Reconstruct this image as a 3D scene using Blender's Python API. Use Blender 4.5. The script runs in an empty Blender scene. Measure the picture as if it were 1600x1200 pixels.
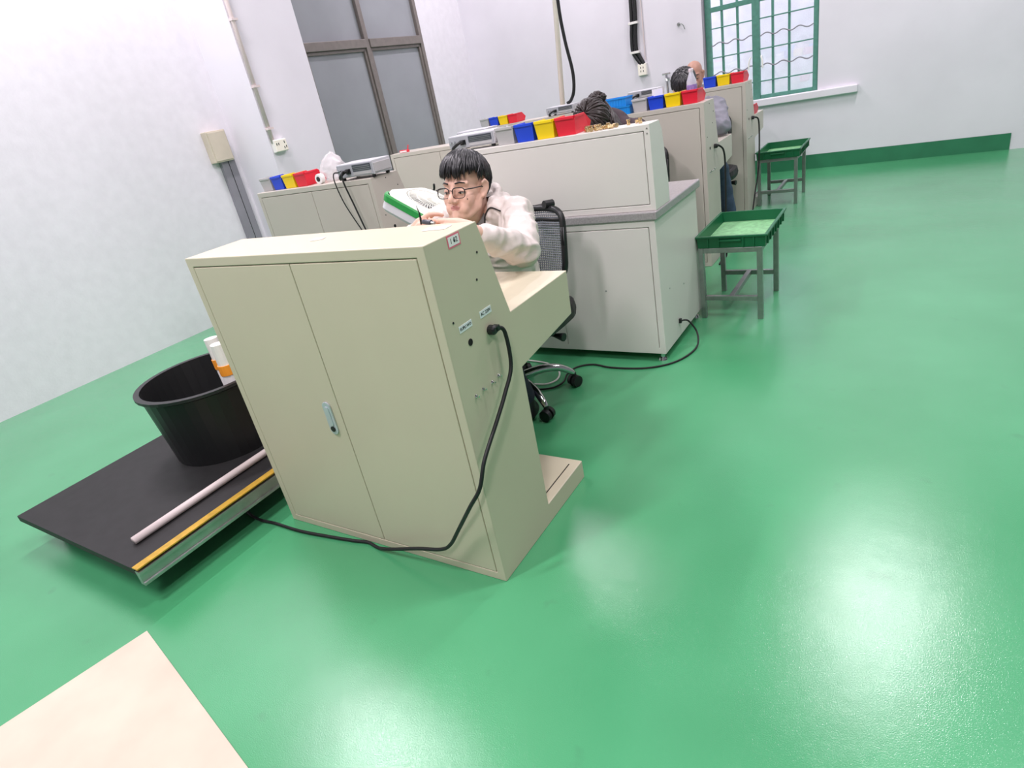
import bpy, bmesh, math, random
from mathutils import Vector, Matrix, noise
from math import sin, cos, pi, radians

random.seed(7)
S = bpy.context.scene
COL = S.collection

# ------------------------------------------------------------------ camera
cam_data = bpy.data.cameras.new('camera')
cam = bpy.data.objects.new('camera', cam_data)
COL.objects.link(cam)
cam_data.sensor_fit = 'HORIZONTAL'
cam_data.sensor_width = 36.0
cam_data.lens = 36.0 * 965.757 / 1600.0
cam_data.clip_start = 0.05
_r = Vector((0.84373056, 0.50400222, -0.18466322))
_d = Vector((0.07747502, -0.45477367, -0.88723082))
_f = Vector((-0.53114627, 0.73427697, -0.42275403))
M = Matrix((( _r.x, -_d.x, -_f.x, 0.9464), (_r.y, -_d.y, -_f.y, -1.0777), (_r.z, -_d.z, -_f.z, 1.3), (0, 0, 0, 1)))
cam.matrix_world = M
S.camera = cam

# ------------------------------------------------------------------ world, lights, exposure
S.view_settings.view_transform = 'Standard'
S.view_settings.look = 'None'
S.view_settings.gamma = 1.0
S.view_settings.use_curve_mapping = False
S.view_settings.exposure = 0.1
W = bpy.data.worlds.new('world')
S.world = W
W.use_nodes = True
W.node_tree.nodes['Background'].inputs[0].default_value = (0.98, 0.95, 1.0, 1)
W.node_tree.nodes['Background'].inputs[1].default_value = 5.5

CEIL = 4.4
LAMPS = [  # x, y, angle, power
    (-3.0, 1.4, 90, 92), (-2.4, 5.2, 90, 70), (-0.95, -1.55, 58, 110),
    (0.6, 0.55, 40, 56), (2.7, 2.0, 90, 62), (1.6, -2.9, 90, 95), (0.9, 4.4, 90, 84), (-3.0, -2.6, 90, 14)]  # second and third of this row are fill lights added for brightness
for (lx, ly, la, lp) in LAMPS:
    ld = bpy.data.lights.new('tube_and_fill_light', 'AREA')
    ld.shape = 'RECTANGLE'
    ld.size = 1.25
    ld.size_y = 0.16
    ld.energy = lp
    ld.color = (1.0, 0.915, 0.985)
    lo = bpy.data.objects.new('tube_and_fill_light', ld)
    COL.objects.link(lo)
    lo.location = (lx, ly, CEIL - 0.145)
    lo.rotation_euler = (0, 0, radians(la))

# ------------------------------------------------------------------ materials
def lin(c):
    return tuple(((v / 255.0) / 12.92 if v / 255.0 <= 0.04045 else ((v / 255.0 + 0.055) / 1.055) ** 2.4) for v in c)

MATS = {}
def mat(name, rgb, rough=0.5, metal=0.0, var=0.06, vscale=6.0, bump=0.0, bscale=80.0, bdist=0.002, spec=0.5, coat=0.0, detail=3.0, alpha=1.0, trans=0.0):
    if name in MATS:
        return MATS[name]
    m = bpy.data.materials.new(name)
    m.use_nodes = True
    nt = m.node_tree
    b = nt.nodes['Principled BSDF']
    c = lin(rgb)
    tc = nt.nodes.new('ShaderNodeTexCoord')
    n = nt.nodes.new('ShaderNodeTexNoise')
    n.inputs['Scale'].default_value = vscale
    n.inputs['Detail'].default_value = detail
    nt.links.new(tc.outputs['Object'], n.inputs['Vector'])
    r = nt.nodes.new('ShaderNodeValToRGB')
    r.color_ramp.elements[0].position = 0.3
    r.color_ramp.elements[1].position = 0.7
    r.color_ramp.elements[0].color = tuple(max(0, v * (1 - var)) for v in c) + (1,)
    r.color_ramp.elements[1].color = tuple(min(1, v * (1 + var)) for v in c) + (1,)
    nt.links.new(n.outputs['Fac'], r.inputs['Fac'])
    nt.links.new(r.outputs['Color'], b.inputs['Base Color'])
    b.inputs['Roughness'].default_value = rough
    b.inputs['Metallic'].default_value = metal
    b.inputs['Specular IOR Level'].default_value = spec
    b.inputs['Coat Weight'].default_value = coat
    b.inputs['Alpha'].default_value = alpha
    b.inputs['Transmission Weight'].default_value = trans
    if bump > 0:
        n2 = nt.nodes.new('ShaderNodeTexNoise')
        n2.inputs['Scale'].default_value = bscale
        n2.inputs['Detail'].default_value = 2.0
        nt.links.new(tc.outputs['Object'], n2.inputs['Vector'])
        bp = nt.nodes.new('ShaderNodeBump')
        bp.inputs['Strength'].default_value = bump
        bp.inputs['Distance'].default_value = bdist
        nt.links.new(n2.outputs['Fac'], bp.inputs['Height'])
        nt.links.new(bp.outputs['Normal'], b.inputs['Normal'])
    MATS[name] = m
    return m

def floor_material():
    m = bpy.data.materials.new('green_epoxy_floor')
    m.use_nodes = True
    nt = m.node_tree
    b = nt.nodes['Principled BSDF']
    tc = nt.nodes.new('ShaderNodeTexCoord')
    def nz(scale, det):
        n = nt.nodes.new('ShaderNodeTexNoise')
        n.inputs['Scale'].default_value = scale
        n.inputs['Detail'].default_value = det
        nt.links.new(tc.outputs['Object'], n.inputs['Vector'])
        return n
    n1 = nz(1.3, 3)
    r = nt.nodes.new('ShaderNodeValToRGB')
    r.color_ramp.elements[0].position = 0.3
    r.color_ramp.elements[1].position = 0.72
    r.color_ramp.elements[0].color = lin((70, 152, 102)) + (1,)
    r.color_ramp.elements[1].color = lin((84, 168, 118)) + (1,)
    nt.links.new(n1.outputs['Fac'], r.inputs['Fac'])
    # scuff marks
    n2 = nz(9.0, 6)
    r2 = nt.nodes.new('ShaderNodeValToRGB')
    r2.color_ramp.elements[0].position = 0.66
    r2.color_ramp.elements[1].position = 0.78
    r2.color_ramp.elements[0].color = (0, 0, 0, 1)
    r2.color_ramp.elements[1].color = (0.3, 0.3, 0.3, 1)
    nt.links.new(n2.outputs['Fac'], r2.inputs['Fac'])
    mx = nt.nodes.new('ShaderNodeMix')
    mx.data_type = 'RGBA'
    nt.links.new(r2.outputs['Color'], mx.inputs[0])
    nt.links.new(r.outputs['Color'], mx.inputs[6])
    mx.inputs[7].default_value = lin((70, 120, 90)) + (1,)
    nt.links.new(mx.outputs[2], b.inputs['Base Color'])
    n4 = nz(2.2, 2)
    mr = nt.nodes.new('ShaderNodeMapRange')
    mr.inputs[3].default_value = 0.14
    mr.inputs[4].default_value = 0.28
    nt.links.new(n4.outputs['Fac'], mr.inputs[0])
    nt.links.new(mr.outputs[0], b.inputs['Roughness'])
    b.inputs['Specular IOR Level'].default_value = 0.55
    b.inputs['Coat Weight'].default_value = 0.4
    b.inputs['Coat Roughness'].default_value = 0.12
    n3 = nz(380, 2)
    n5 = nz(14, 2)
    ad = nt.nodes.new('ShaderNodeMath')
    ad.operation = 'MULTIPLY_ADD'
    nt.links.new(n5.outputs['Fac'], ad.inputs[0])
    ad.inputs[1].default_value = 1.5
    nt.links.new(n3.outputs['Fac'], ad.inputs[2])
    bp = nt.nodes.new('ShaderNodeBump')
    bp.inputs['Strength'].default_value = 0.3
    bp.inputs['Distance'].default_value = 0.0012
    nt.links.new(ad.outputs[0], bp.inputs['Height'])
    nt.links.new(bp.outputs['Normal'], b.inputs['Normal'])
    nt.links.new(bp.outputs['Normal'], b.inputs['Coat Normal'])
    return m

def glass_material(name, tint, gloss=0.08, rough=0.02):
    m = bpy.data.materials.new(name)
    m.use_nodes = True
    nt = m.node_tree
    nt.nodes.remove(nt.nodes['Principled BSDF'])
    out = nt.nodes['Material Output']
    t = nt.nodes.new('ShaderNodeBsdfTransparent')
    t.inputs[0].default_value = tint + (1,)
    g = nt.nodes.new('ShaderNodeBsdfGlossy')
    g.inputs['Roughness'].default_value = rough
    mx = nt.nodes.new('ShaderNodeMixShader')
    mx.inputs[0].default_value = gloss
    nt.links.new(t.outputs[0], mx.inputs[1])
    nt.links.new(g.outputs[0], mx.inputs[2])
    nt.links.new(mx.outputs[0], out.inputs[0])
    return m

M_FLOOR = floor_material()
M_WALL = mat('white_wall_paint', (228, 225, 232), 0.75, var=0.035, vscale=2.2, bump=0.15, bscale=40)
M_PLASTER = mat('rough_plaster', (228, 225, 231), 0.85, var=0.03, vscale=14, bump=0.22, bscale=70, bdist=0.004)
M_CEIL = mat('bounce_cut_ceiling_grey', (112, 112, 114), 0.8)  # ceiling out of view, darkened to cut bounce light
M_WALLG = mat('bounce_cut_wall_grey', (118, 118, 122), 0.8)  # dark grey for the unseen walls, keeps bounced light low
M_OUT = mat('outside_plaster', (226, 222, 232), 0.9, var=0.06, vscale=9, bump=0.7, bscale=60, bdist=0.004)
M_SKIRT = mat('green_wall_paint', (44, 120, 84), 0.5, var=0.1)
M_PAINT = mat('khaki_powder_coat', (203, 195, 171), 0.42, var=0.02, vscale=3, bump=0.08, bscale=500, bdist=0.0004)
M_PAINT2 = mat('grey_powder_coat', (198, 191, 180), 0.42, var=0.02, vscale=3, bump=0.08, bscale=500, bdist=0.0004)
M_PAINT3 = mat('off_white_powder_coat', (226, 221, 215), 0.4, var=0.02, vscale=3, bump=0.08, bscale=500, bdist=0.0004)
M_TOP = mat('speckled_worktop', (158, 154, 154), 0.35, var=0.18, vscale=160, detail=5)
M_BLACK = mat('black_plastic', (26, 27, 28), 0.42, var=0.1)
M_RUBBER = mat('black_rubber', (22, 23, 24), 0.55, var=0.1)
M_DARK = mat('dark_gap', (14, 14, 13), 0.9)
M_CHROME = mat('chrome', (214, 214, 216), 0.12, 1.0, var=0.02)
M_STEEL = mat('galvanised_steel', (158, 162, 160), 0.38, 0.85, var=0.12, vscale=30)
M_ALU = mat('brushed_aluminium', (176, 180, 178), 0.35, 0.8, var=0.1, vscale=25)
M_LOCK = mat('satin_lock_metal', (206, 212, 220), 0.3, 0.45, var=0.05)
M_BRASS = mat('brass', (226, 202, 156), 0.25, 0.8, var=0.2, vscale=60)
M_FRAME = mat('bronze_door_frame', (128, 121, 116), 0.4, 0.25, var=0.08, vscale=20)
M_FROST = mat('frosted_door_glass', (150, 153, 158), 0.14, var=0.05, vscale=2.5, spec=0.5)
M_WINGREEN = mat('green_window_paint', (82, 138, 122), 0.45, var=0.1, vscale=30)
M_JAMB = mat('grey_bar_and_reveal_shade', (142, 140, 148), 0.6)  # grey of the wavy bars, also shade painted into the reveals
M_GLASS = glass_material('window_glass', (0.97, 0.98, 0.99))
M_LENS = glass_material('lens_glass', (0.98, 0.97, 0.97), 0.04)
M_CLEAR = mat('clear_bottle_plastic', (236, 236, 246), 0.12, alpha=0.62)
M_BAG = mat('thin_white_bag', (244, 240, 242), 0.3, alpha=0.5)
M_BLUE = mat('blue_plastic', (28, 72, 214), 0.4, var=0.05)
M_SKYBLUE = mat('bright_blue_plastic', (20, 142, 226), 0.4, var=0.05)
M_YELLOW = mat('yellow_plastic', (250, 216, 12), 0.4, var=0.05)
M_RED = mat('red_plastic', (232, 34, 58), 0.4, var=0.05)
M_GREYP = mat('grey_plastic', (190, 188, 188), 0.4, var=0.05)
M_TRAY = mat('green_plastic', (14, 96, 58), 0.4, var=0.08)
M_TRAYIN = mat('worn_green_tray_bottom', (128, 186, 132), 0.5, var=0.22, vscale=40, detail=6)
M_INST = mat('instrument_case', (206, 206, 210), 0.4, var=0.04)
M_INSTP = mat('instrument_panel', (176, 178, 184), 0.4, var=0.06)
M_DISP = mat('dark_display', (70, 74, 84), 0.3)
M_WHITE = mat('white_plastic', (238, 236, 230), 0.4, var=0.03)
M_PVC = mat('ivory_conduit', (250, 244, 230), 0.45, var=0.04)
M_PINK = mat('pale_pink_conduit', (222, 208, 206), 0.55, var=0.05)
M_PAPER = mat('white_paper', (244, 242, 240), 0.8, var=0.03)
M_STICK = mat('sticker_pale_blue', (232, 238, 240), 0.6)
M_INK = mat('black_ink', (24, 26, 32), 0.7)
M_PINKINK = mat('pink_border', (232, 120, 140), 0.7)
M_ORANGE = mat('orange_tape', (244, 154, 44), 0.45)
M_GOLD = mat('yellow_edge_strip', (196, 156, 52), 0.4, 0.2, var=0.15, vscale=40)
M_DECK = mat('black_deck', (30, 29, 30), 0.6, var=0.25, vscale=20)
M_CARD = mat('beige_board', (206, 196, 178), 0.8)
M_FANW = mat('fan_cream', (236, 238, 226), 0.4, var=0.03)
M_FANG = mat('fan_green', (36, 150, 66), 0.4, var=0.05)
M_FANGREY = mat('fan_grey', (206, 208, 210), 0.4, var=0.03)
M_SKIN = mat('skin', (230, 188, 168), 0.5, var=0.05, vscale=25, spec=0.35)
M_SKIN2 = mat('skin_tan', (182, 140, 122), 0.5, var=0.06, vscale=25, spec=0.35)
M_LIP = mat('lips', (214, 150, 144), 0.45, var=0.05)
M_HAIR = mat('black_hair', (20, 20, 24), 0.36, var=0.3, vscale=60, spec=0.6)
M_HAIR2 = mat('dark_brown_hair', (44, 34, 32), 0.4, var=0.3, vscale=60)
M_EYEW = mat('eye_white', (232, 228, 224), 0.3)
M_IRIS = mat('dark_iris', (30, 20, 16), 0.2)
M_JACKET = mat('off_white_nylon', (214, 204, 197), 0.45, var=0.03, vscale=10, bump=0.7, bscale=22, bdist=0.006)
M_SHIRT = mat('grey_vest', (150, 150, 152), 0.8, var=0.08)
M_TEE = mat('white_tee', (240, 240, 240), 0.8)
M_TROUSER = mat('navy_trousers', (30, 34, 52), 0.8, var=0.1)
M_JEANS = mat('blue_jeans', (52, 70, 92), 0.8, var=0.15, vscale=30)
M_GREYSH = mat('grey_shirt', (132, 132, 142), 0.8, var=0.12, vscale=20)
M_PURPLE = mat('dark_plum_top', (70, 56, 62), 0.85, var=0.15, vscale=20)
M_MESHF = mat('grey_chair_mesh', (112, 118, 126), 0.6)
M_LABELP = mat('purple_label', (150, 130, 196), 0.5, var=0.25, vscale=60)
M_CAP = mat('pale_cap', (236, 222, 230), 0.4)
M_LAMPW = mat('lamp_housing', (236, 236, 236), 0.5)
def emis(name, col, st):
    m = bpy.data.materials.new(name)
    m.use_nodes = True
    b = m.node_tree.nodes['Principled BSDF']
    b.inputs['Emission Color'].default_value = col + (1,)
    b.inputs['Emission Strength'].default_value = st
    return m
M_TUBE = emis('lit_tube', (1.0, 0.98, 0.95), 3.0)

# ------------------------------------------------------------------ mesh helpers
def V(*a):
    return Vector(a)

def new_bm():
    return bmesh.new()

def obj(name, bm, m, parent=None, smooth=False, loc=None, bevel=0.0, bseg=2):
    me = bpy.data.meshes.new(name)
    bmesh.ops.recalc_face_normals(bm, faces=bm.faces)
    bm.to_mesh(me)
    bm.free()
    ms = m if isinstance(m, (list, tuple)) else [m]
    for q in ms:
        me.materials.append(q)
    if smooth:
        for p in me.polygons:
            p.use_smooth = True
    o = bpy.data.objects.new(name, me)
    COL.objects.link(o)
    if parent is not None:
        o.parent = parent
    if loc is not None:
        o.location = loc
    if bevel > 0:
        md = o.modifiers.new('bevel', 'BEVEL')
        md.width = bevel
        md.segments = bseg
        md.limit_method = 'ANGLE'
        md.angle_limit = radians(40)
    return o

def box(bm, x0, x1, y0, y1, z0, z1, mi=0, taper=None, mtx=None):
    vs = []
    for z in (z0, z1):
        for (x, y) in ((x0, y0), (x1, y0), (x1, y1), (x0, y1)):
            v = Vector((x, y, z))
            if mtx is not None:
                v = mtx @ v
            vs.append(bm.verts.new(v))
    fs = [(3, 2, 1, 0), (4, 5, 6, 7), (0, 1, 5, 4), (1, 2, 6, 5), (2, 3, 7, 6), (3, 0, 4, 7)]
    for f in fs:
        fc = bm.faces.new([vs[i] for i in f])
        fc.material_index = mi
    return vs

def frame_of(d):
    d = d.normalized()
    a = Vector((0, 0, 1)) if abs(d.z) < 0.9 else Vector((1, 0, 0))
    u = d.cross(a).normalized()
    return u, d.cross(u).normalized()

def ring_loft(bm, rings, cap=True, mi=0, closed=True):
    rv = [[bm.verts.new(p) for p in r] for r in rings]
    n = len(rv[0])
    for a, b in zip(rv[:-1], rv[1:]):
        for i in range(n if closed else n - 1):
            j = (i + 1) % n
            f = bm.faces.new((a[i], a[j], b[j], b[i]))
            f.material_index = mi
    if cap:
        bm.faces.new(list(reversed(rv[0]))).material_index = mi
        bm.faces.new(rv[-1]).material_index = mi

def tube(bm, pts, rad, n=10, mi=0, cap=True):
    pts = [Vector(p) for p in pts]
    rs = rad if isinstance(rad, (list, tuple)) else [rad] * len(pts)
    rings = []
    u = None
    for i, p in enumerate(pts):
        if i == 0:
            d = pts[1] - pts[0]
        elif i == len(pts) - 1:
            d = pts[-1] - pts[-2]
        else:
            d = (pts[i + 1] - pts[i]).normalized() + (pts[i] - pts[i - 1]).normalized()
        if d.length < 1e-9:
            d = Vector((0, 0, 1))
        d.normalize()
        if u is None:
            u, w = frame_of(d)
        else:
            u = (u - d * u.dot(d))
            if u.length < 1e-6:
                u, w = frame_of(d)
            u.normalize()
            w = d.cross(u).normalized()
        rings.append([p + (u * cos(2 * pi * k / n) + w * sin(2 * pi * k / n)) * rs[i] for k in range(n)])
    ring_loft(bm, rings, cap, mi)

def spline(pts, k=8):
    pts = [Vector(p) for p in pts]
    out = []
    n = len(pts)
    for i in range(n - 1):
        p0 = pts[max(i - 1, 0)]; p1 = pts[i]; p2 = pts[i + 1]; p3 = pts[min(i + 2, n - 1)]
        for s in range(k):
            t = s / k
            out.append(0.5 * ((2 * p1) + (p2 - p0) * t + (2 * p0 - 5 * p1 + 4 * p2 - p3) * t * t + (3 * p1 - p0 - 3 * p2 + p3) * t ** 3))
    out.append(pts[-1])
    return out

def cyl(bm, p0, p1, r0, r1=None, n=16, mi=0):
    tube(bm, [p0, p1], [r0, r0 if r1 is None else r1], n, mi)

def ell(bm, c, r, rot=None, sub=3):
    m = Matrix.Translation(Vector(c)) @ (rot.to_4x4() if rot is not None else Matrix.Identity(4)) @ Matrix.Diagonal((r[0], r[1], r[2], 1))
    bmesh.ops.create_icosphere(bm, subdivisions=sub, radius=1.0, matrix=m)

def capsule(bm, p0, p1, r0, r1, n=16):
    """tapered capsule as one closed mesh"""
    p0 = Vector(p0); p1 = Vector(p1)
    d = (p1 - p0)
    L = d.length
    d = d.normalized() if L > 1e-6 else Vector((0, 0, 1))
    pts = []; rs = []
    for k in range(5):
        a = pi / 2 * (k + 0.25) / 5
        pts.append(p0 - d * r0 * cos(a)); rs.append(r0 * sin(a))
    pts.append(p0); rs.append(r0)
    pts.append(p0 * 0.5 + p1 * 0.5); rs.append((r0 + r1) / 2)
    pts.append(p1); rs.append(r1)
    for k in reversed(range(5)):
        a = pi / 2 * (k + 0.25) / 5
        pts.append(p1 + d * r1 * cos(a)); rs.append(r1 * sin(a))
    u, w = frame_of(d)
    rings = [[p + (u * cos(2 * pi * k / n) + w * sin(2 * pi * k / n)) * r for k in range(n)] for p, r in zip(pts, rs)]
    ring_loft(bm, rings)

def chain(bm, pts, rs):
    for i in range(len(pts) - 1):
        capsule(bm, pts[i], pts[i + 1], rs[i], rs[i + 1])

def section_loft(bm, secs, n=24):
    """secs: (centre, u_vec, v_vec) elliptical sections, closed with shrinking caps"""
    rings = []
    def ring(c, u, v):
        return [c + u * cos(2 * pi * k / n) + v * sin(2 * pi * k / n) for k in range(n)]
    for (c, u, v) in secs:
        rings.append(ring(Vector(c), Vector(u), Vector(v)))
    ring_loft(bm, rings)

def remesh(bm, voxel, smooth=4, fac=0.5, wrinkle=None):
    me = bpy.data.meshes.new('tmp')
    bmesh.ops.recalc_face_normals(bm, faces=bm.faces)
    bm.to_mesh(me)
    bm.free()
    o = bpy.data.objects.new('tmp', me)
    COL.objects.link(o)
    md = o.modifiers.new('r', 'REMESH')
    md.mode = 'VOXEL'
    md.voxel_size = voxel
    md.adaptivity = 0.0
    if smooth:
        ms = o.modifiers.new('s', 'SMOOTH')
        ms.factor = fac
        ms.iterations = smooth
    dg = bpy.context.evaluated_depsgraph_get()
    dg.update()
    ev = o.evaluated_get(dg)
    me2 = bpy.data.meshes.new_from_object(ev)
    bpy.data.objects.remove(o)
    bpy.data.meshes.remove(me)
    out = bmesh.new()
    out.from_mesh(me2)
    bpy.data.meshes.remove(me2)
    if wrinkle is not None:
        out.normal_update()
        for v in out.verts:
            v.co += v.normal * wrinkle(v.co)
    return out

def tag(o, label, cat, group=None, kind=None):
    if label: o['label'] = label
    if cat: o['category'] = cat
    if group: o['group'] = group
    if kind: o['kind'] = kind
    return o

def thing(name, label, cat, loc=(0, 0, 0), group=None, rotz=0.0):
    o = bpy.data.objects.new(name, None)
    o.empty_display_size = 0.1
    COL.objects.link(o)
    o.location = loc
    o.rotation_euler = (0, 0, rotz)
    return tag(o, label, cat, group)

def copy_tree(o, parent=None):
    c = o.copy()
    COL.objects.link(c)
    if parent is not None:
        c.parent = parent
    for ch in list(o.children):
        copy_tree(ch, c)
    return c

def struct(name, bm, m, parent=None, bevel=0.0, smooth=False):
    o = obj(name, bm, m, parent, bevel=bevel, smooth=smooth)
    if parent is None:
        o['kind'] = 'structure'
    return o

def text_mesh(bm, s, size, mtx, depth=0.0004, mi=0):
    cu = bpy.data.curves.new('t', 'FONT')
    cu.body = s
    cu.size = size
    cu.extrude = depth
    cu.resolution_u = 3
    cu.align_x = 'CENTER'
    cu.align_y = 'CENTER'
    o = bpy.data.objects.new('t', cu)
    COL.objects.link(o)
    dg = bpy.context.evaluated_depsgraph_get()
    dg.update()
    me = bpy.data.meshes.new_from_object(o.evaluated_get(dg))
    bpy.data.objects.remove(o)
    me.transform(mtx)
    k = len(bm.faces)
    bm.from_mesh(me)
    bm.faces.ensure_lookup_table()
    for f in bm.faces[k:]:
        f.material_index = mi
    bpy.data.meshes.remove(me)

# ------------------------------------------------------------------ the room
XL, XR, YF, YB = -3.95, 4.6, -4.4, 6.2
bm = new_bm(); box(bm, XL - 0.25, XR + 0.25, YF - 0.25, YB + 2.3, -0.2, 0.0); struct('floor', bm, M_FLOOR)
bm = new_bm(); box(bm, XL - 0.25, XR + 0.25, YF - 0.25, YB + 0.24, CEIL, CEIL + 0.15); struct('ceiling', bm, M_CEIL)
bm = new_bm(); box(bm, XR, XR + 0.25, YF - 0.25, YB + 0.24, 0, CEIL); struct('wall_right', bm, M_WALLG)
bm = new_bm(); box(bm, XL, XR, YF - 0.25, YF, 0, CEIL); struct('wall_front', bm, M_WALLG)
# back wall with the window opening
WX0, WX1, WZ0, WZ1 = -1.05, 0.03, 0.72, 2.35
bm = new_bm()
box(bm, XL, WX0, YB, YB + 0.24, 0, CEIL)
box(bm, WX1, XR, YB, YB + 0.24, 0, CEIL)
box(bm, WX0, WX1, YB, YB + 0.24, 0, WZ0)
box(bm, WX0, WX1, YB, YB + 0.24, WZ1, CEIL)
struct('wall_back', bm, M_WALL)
bm = new_bm(); box(bm, -1.62, 1.6, YB - 0.006, YB, 0.0, 0.14); struct('baseboard_back', bm, M_SKIRT)
# left wall with the door opening
DY0, DY1, DZ1 = 3.5, 5.36, 2.95
bm = new_bm()
box(bm, XL - 0.25, XL, YF - 0.25, DY0, 0, CEIL)
box(bm, XL - 0.25, XL, DY1, YB + 0.24, 0, CEIL)
box(bm, XL - 0.25, XL, DY0, DY1, DZ1, CEIL)
struct('wall_left', bm, M_PLASTER)
# column and a grey strip painted in for the shaded wall recess
bm = new_bm(); box(bm, XL, -3.5, 2.48, 3.14, 0, CEIL); struct('trim_1', bm, M_WALL)
bm = new_bm(); box(bm, XL, XL + 0.035, 2.28, 2.41, 0, 1.22)
box(bm, XL + 0.035, XL + 0.037, 2.343, 2.347, 0, 1.22, 1); struct('trim_2', bm, [M_JAMB, M_DARK])
# wall outside the window
bm = new_bm(); box(bm, -5, 4, YB + 1.6, YB + 1.75, 0.0, 4.2); struct('wall_outside', bm, M_OUT)

# door: two frosted leaves with transom lights
door = bpy.data.objects.new('door_1', None); COL.objects.link(door); door.location = (XL, 4.43, 0); door['kind'] = 'structure'
def dbox(name, y0, y1, z0, z1, x0, x1, m, bev=0.003):
    b = new_bm(); box(b, x0, x1, y0 - 4.43, y1 - 4.43, z0, z1)
    return obj(name, b, m, door, bevel=bev)
b = new_bm()
for (y0, y1, z0, z1) in ((DY0, 3.56, 0, DZ1), (5.31, DY1, 0, DZ1), (4.40, 4.46, 0, DZ1)):
    box(b, -0.09, 0.0, y0 - 4.43, y1 - 4.43, z0, z1)
for (z0, z1) in ((1.955, 2.035), (DZ1 - 0.06, DZ1)):
    box(b, -0.085, 0.012, 3.56 - 4.43, 4.40 - 4.43, z0, z1)
    box(b, -0.085, 0.012, 4.46 - 4.43, 5.31 - 4.43, z0, z1)
obj('door_frame', b, M_FRAME, door, bevel=0.004)
for (y0, y1) in ((3.56, 4.40), (4.46, 5.31)):
    lf = dbox('door_leaf_pane', y0 + 0.03, y1 - 0.03, 0.1, 1.925, -0.06, -0.04, M_FROST, 0)
    b = new_bm()
    for (a0, a1, z0, z1) in ((y0, y0 + 0.03, 0.02, 1.955), (y1 - 0.03, y1, 0.02, 1.955), (y0 + 0.03, y1 - 0.03, 0.02, 0.1), (y0 + 0.03, y1 - 0.03, 1.925, 1.955)):
        box(b, -0.07, -0.015, a0 - 4.43, a1 - 4.43, z0, z1)
    obj('leaf_frame', b, M_FRAME, door, bevel=0.003)
    dbox('transom_pane', y0, y1, 2.035, DZ1 - 0.06, -0.06, -0.04, M_FROST, 0)

# window: green steel frame, bars, wavy grille
win = bpy.data.objects.new('window_1', None); COL.objects.link(win); win.location = (-0.51, YB, WZ0); win['kind'] = 'structure'
def wobj(name, b, m, **k):
    for v in b.verts:
        v.co -= Vector((-0.51, YB, WZ0))
    return obj(name, b, m, win, **k)
b = new_bm()
FY0, FY1 = YB + 0.03, YB + 0.075
box(b, -1.03, -0.975, FY0, FY1, WZ0 + 0.02, WZ1)
box(b, -0.02, 0.03, FY0, FY1, WZ0 + 0.02, WZ1)
box(b, -0.575, -0.505, FY0 - 0.01, FY1, WZ0 + 0.02, WZ1)
box(b, -0.975, -0.575, FY0, FY1, 1.615, 1.66); box(b, -0.505, -0.02, FY0, FY1, 1.615, 1.66)
box(b, -0.975, -0.575, FY0, FY1, WZ0 + 0.02, 0.775); box(b, -0.505, -0.02, FY0, FY1, WZ0 + 0.02, 0.775)
wobj('window_frame', b, M_WINGREEN, bevel=0.003)
VX = [-0.865, -0.715, -0.385, -0.235]
for x in VX:
    b = new_bm(); box(b, x - 0.011, x + 0.011, FY0 + 0.008, FY0 + 0.03, 0.77, WZ1); wobj('vertical_bar', b, M_WINGREEN)
for (z, wavy) in ((0.905, 0), (1.05, 1), (1.2, 0), (1.325, 1), (1.468, 0), (1.80, 1), (1.94, 0)):
    for (x0, x1) in ((-0.975, -0.575), (-0.505, -0.02)):
        b = new_bm()
        pts = []
        nn = 26
        for i in range(nn + 1):
            x = x0 + (x1 - x0) * i / nn
            zz = z + (0.013 * sin((x + 0.93) / 0.15 * 2 * pi) if wavy else 0.0)
            pts.append((x, FY0 + 0.005, zz))
        tube(b, pts if wavy else [pts[0], pts[-1]], 0.0065, 6)
        wobj('wavy_bar' if wavy else 'cross_bar', b, M_WINGREEN if not wavy else M_JAMB)
for x, s in ((-0.59, -1), (-0.49, 1)):
    b = new_bm()
    tube(b, spline([(x, FY0 - 0.005, 1.14), (x + s * 0.004, FY0 - 0.03, 1.13), (x + s * 0.014, FY0 - 0.035, 1.09), (x + s * 0.016, FY0 - 0.035, 1.03)]), 0.0075, 8)
    wobj('window_handle', b, M_WHITE, smooth=True)
b = new_bm(); box(b, -1.0, 0.0, FY1 - 0.012, FY1 - 0.008, 0.76, WZ1); wobj('pane', b, M_GLASS)
b = new_bm(); box(b, WX0 - 0.02, WX1 + 0.35, YB - 0.05, YB + 0.03, WZ0 - 0.045, WZ0 + 0.02); wobj('window_sill', b, M_WALL, bevel=0.006)
b = new_bm(); box(b, WX0, WX0 + 0.02, YB - 0.004, FY1, WZ0 + 0.02, WZ1); wobj('shaded_jamb', b, M_JAMB)  # grey colour stands in for the shadow on the window reveal

# fixtures for the ceiling lamps and the added fill lights
lampobj = None
for (lx, ly, la, lp) in LAMPS:
    if lampobj is None:
        lampobj = thing('ceiling_and_fill_light', '', '', (lx, ly, CEIL), 'ceiling tube lights', radians(la))
        b = new_bm(); box(b, -0.65, 0.65, -0.075, 0.075, -0.06, 0.0); obj('housing', b, M_LAMPW, lampobj, bevel=0.006)
        for yy in (-0.04, 0.04):
            b = new_bm(); cyl(b, (-0.6, yy, -0.085), (0.6, yy, -0.085), 0.014, n=12); obj('tube', b, M_TUBE, lampobj, smooth=True)
            for xx in (-0.605, 0.605):
                b = new_bm(); box(b, xx - 0.012, xx + 0.012, yy - 0.016, yy + 0.016, -0.102, -0.058); obj('tube_holder', b, M_LAMPW, lampobj)
        l = lampobj
    else:
        l = copy_tree(lampobj); l.location = (lx, ly, CEIL); l.rotation_euler = (0, 0, radians(la))
    tag(l, 'white twin tube light fixed to the ceiling above the workshop, some added as fill', 'ceiling light', 'ceiling tube lights')

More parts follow.
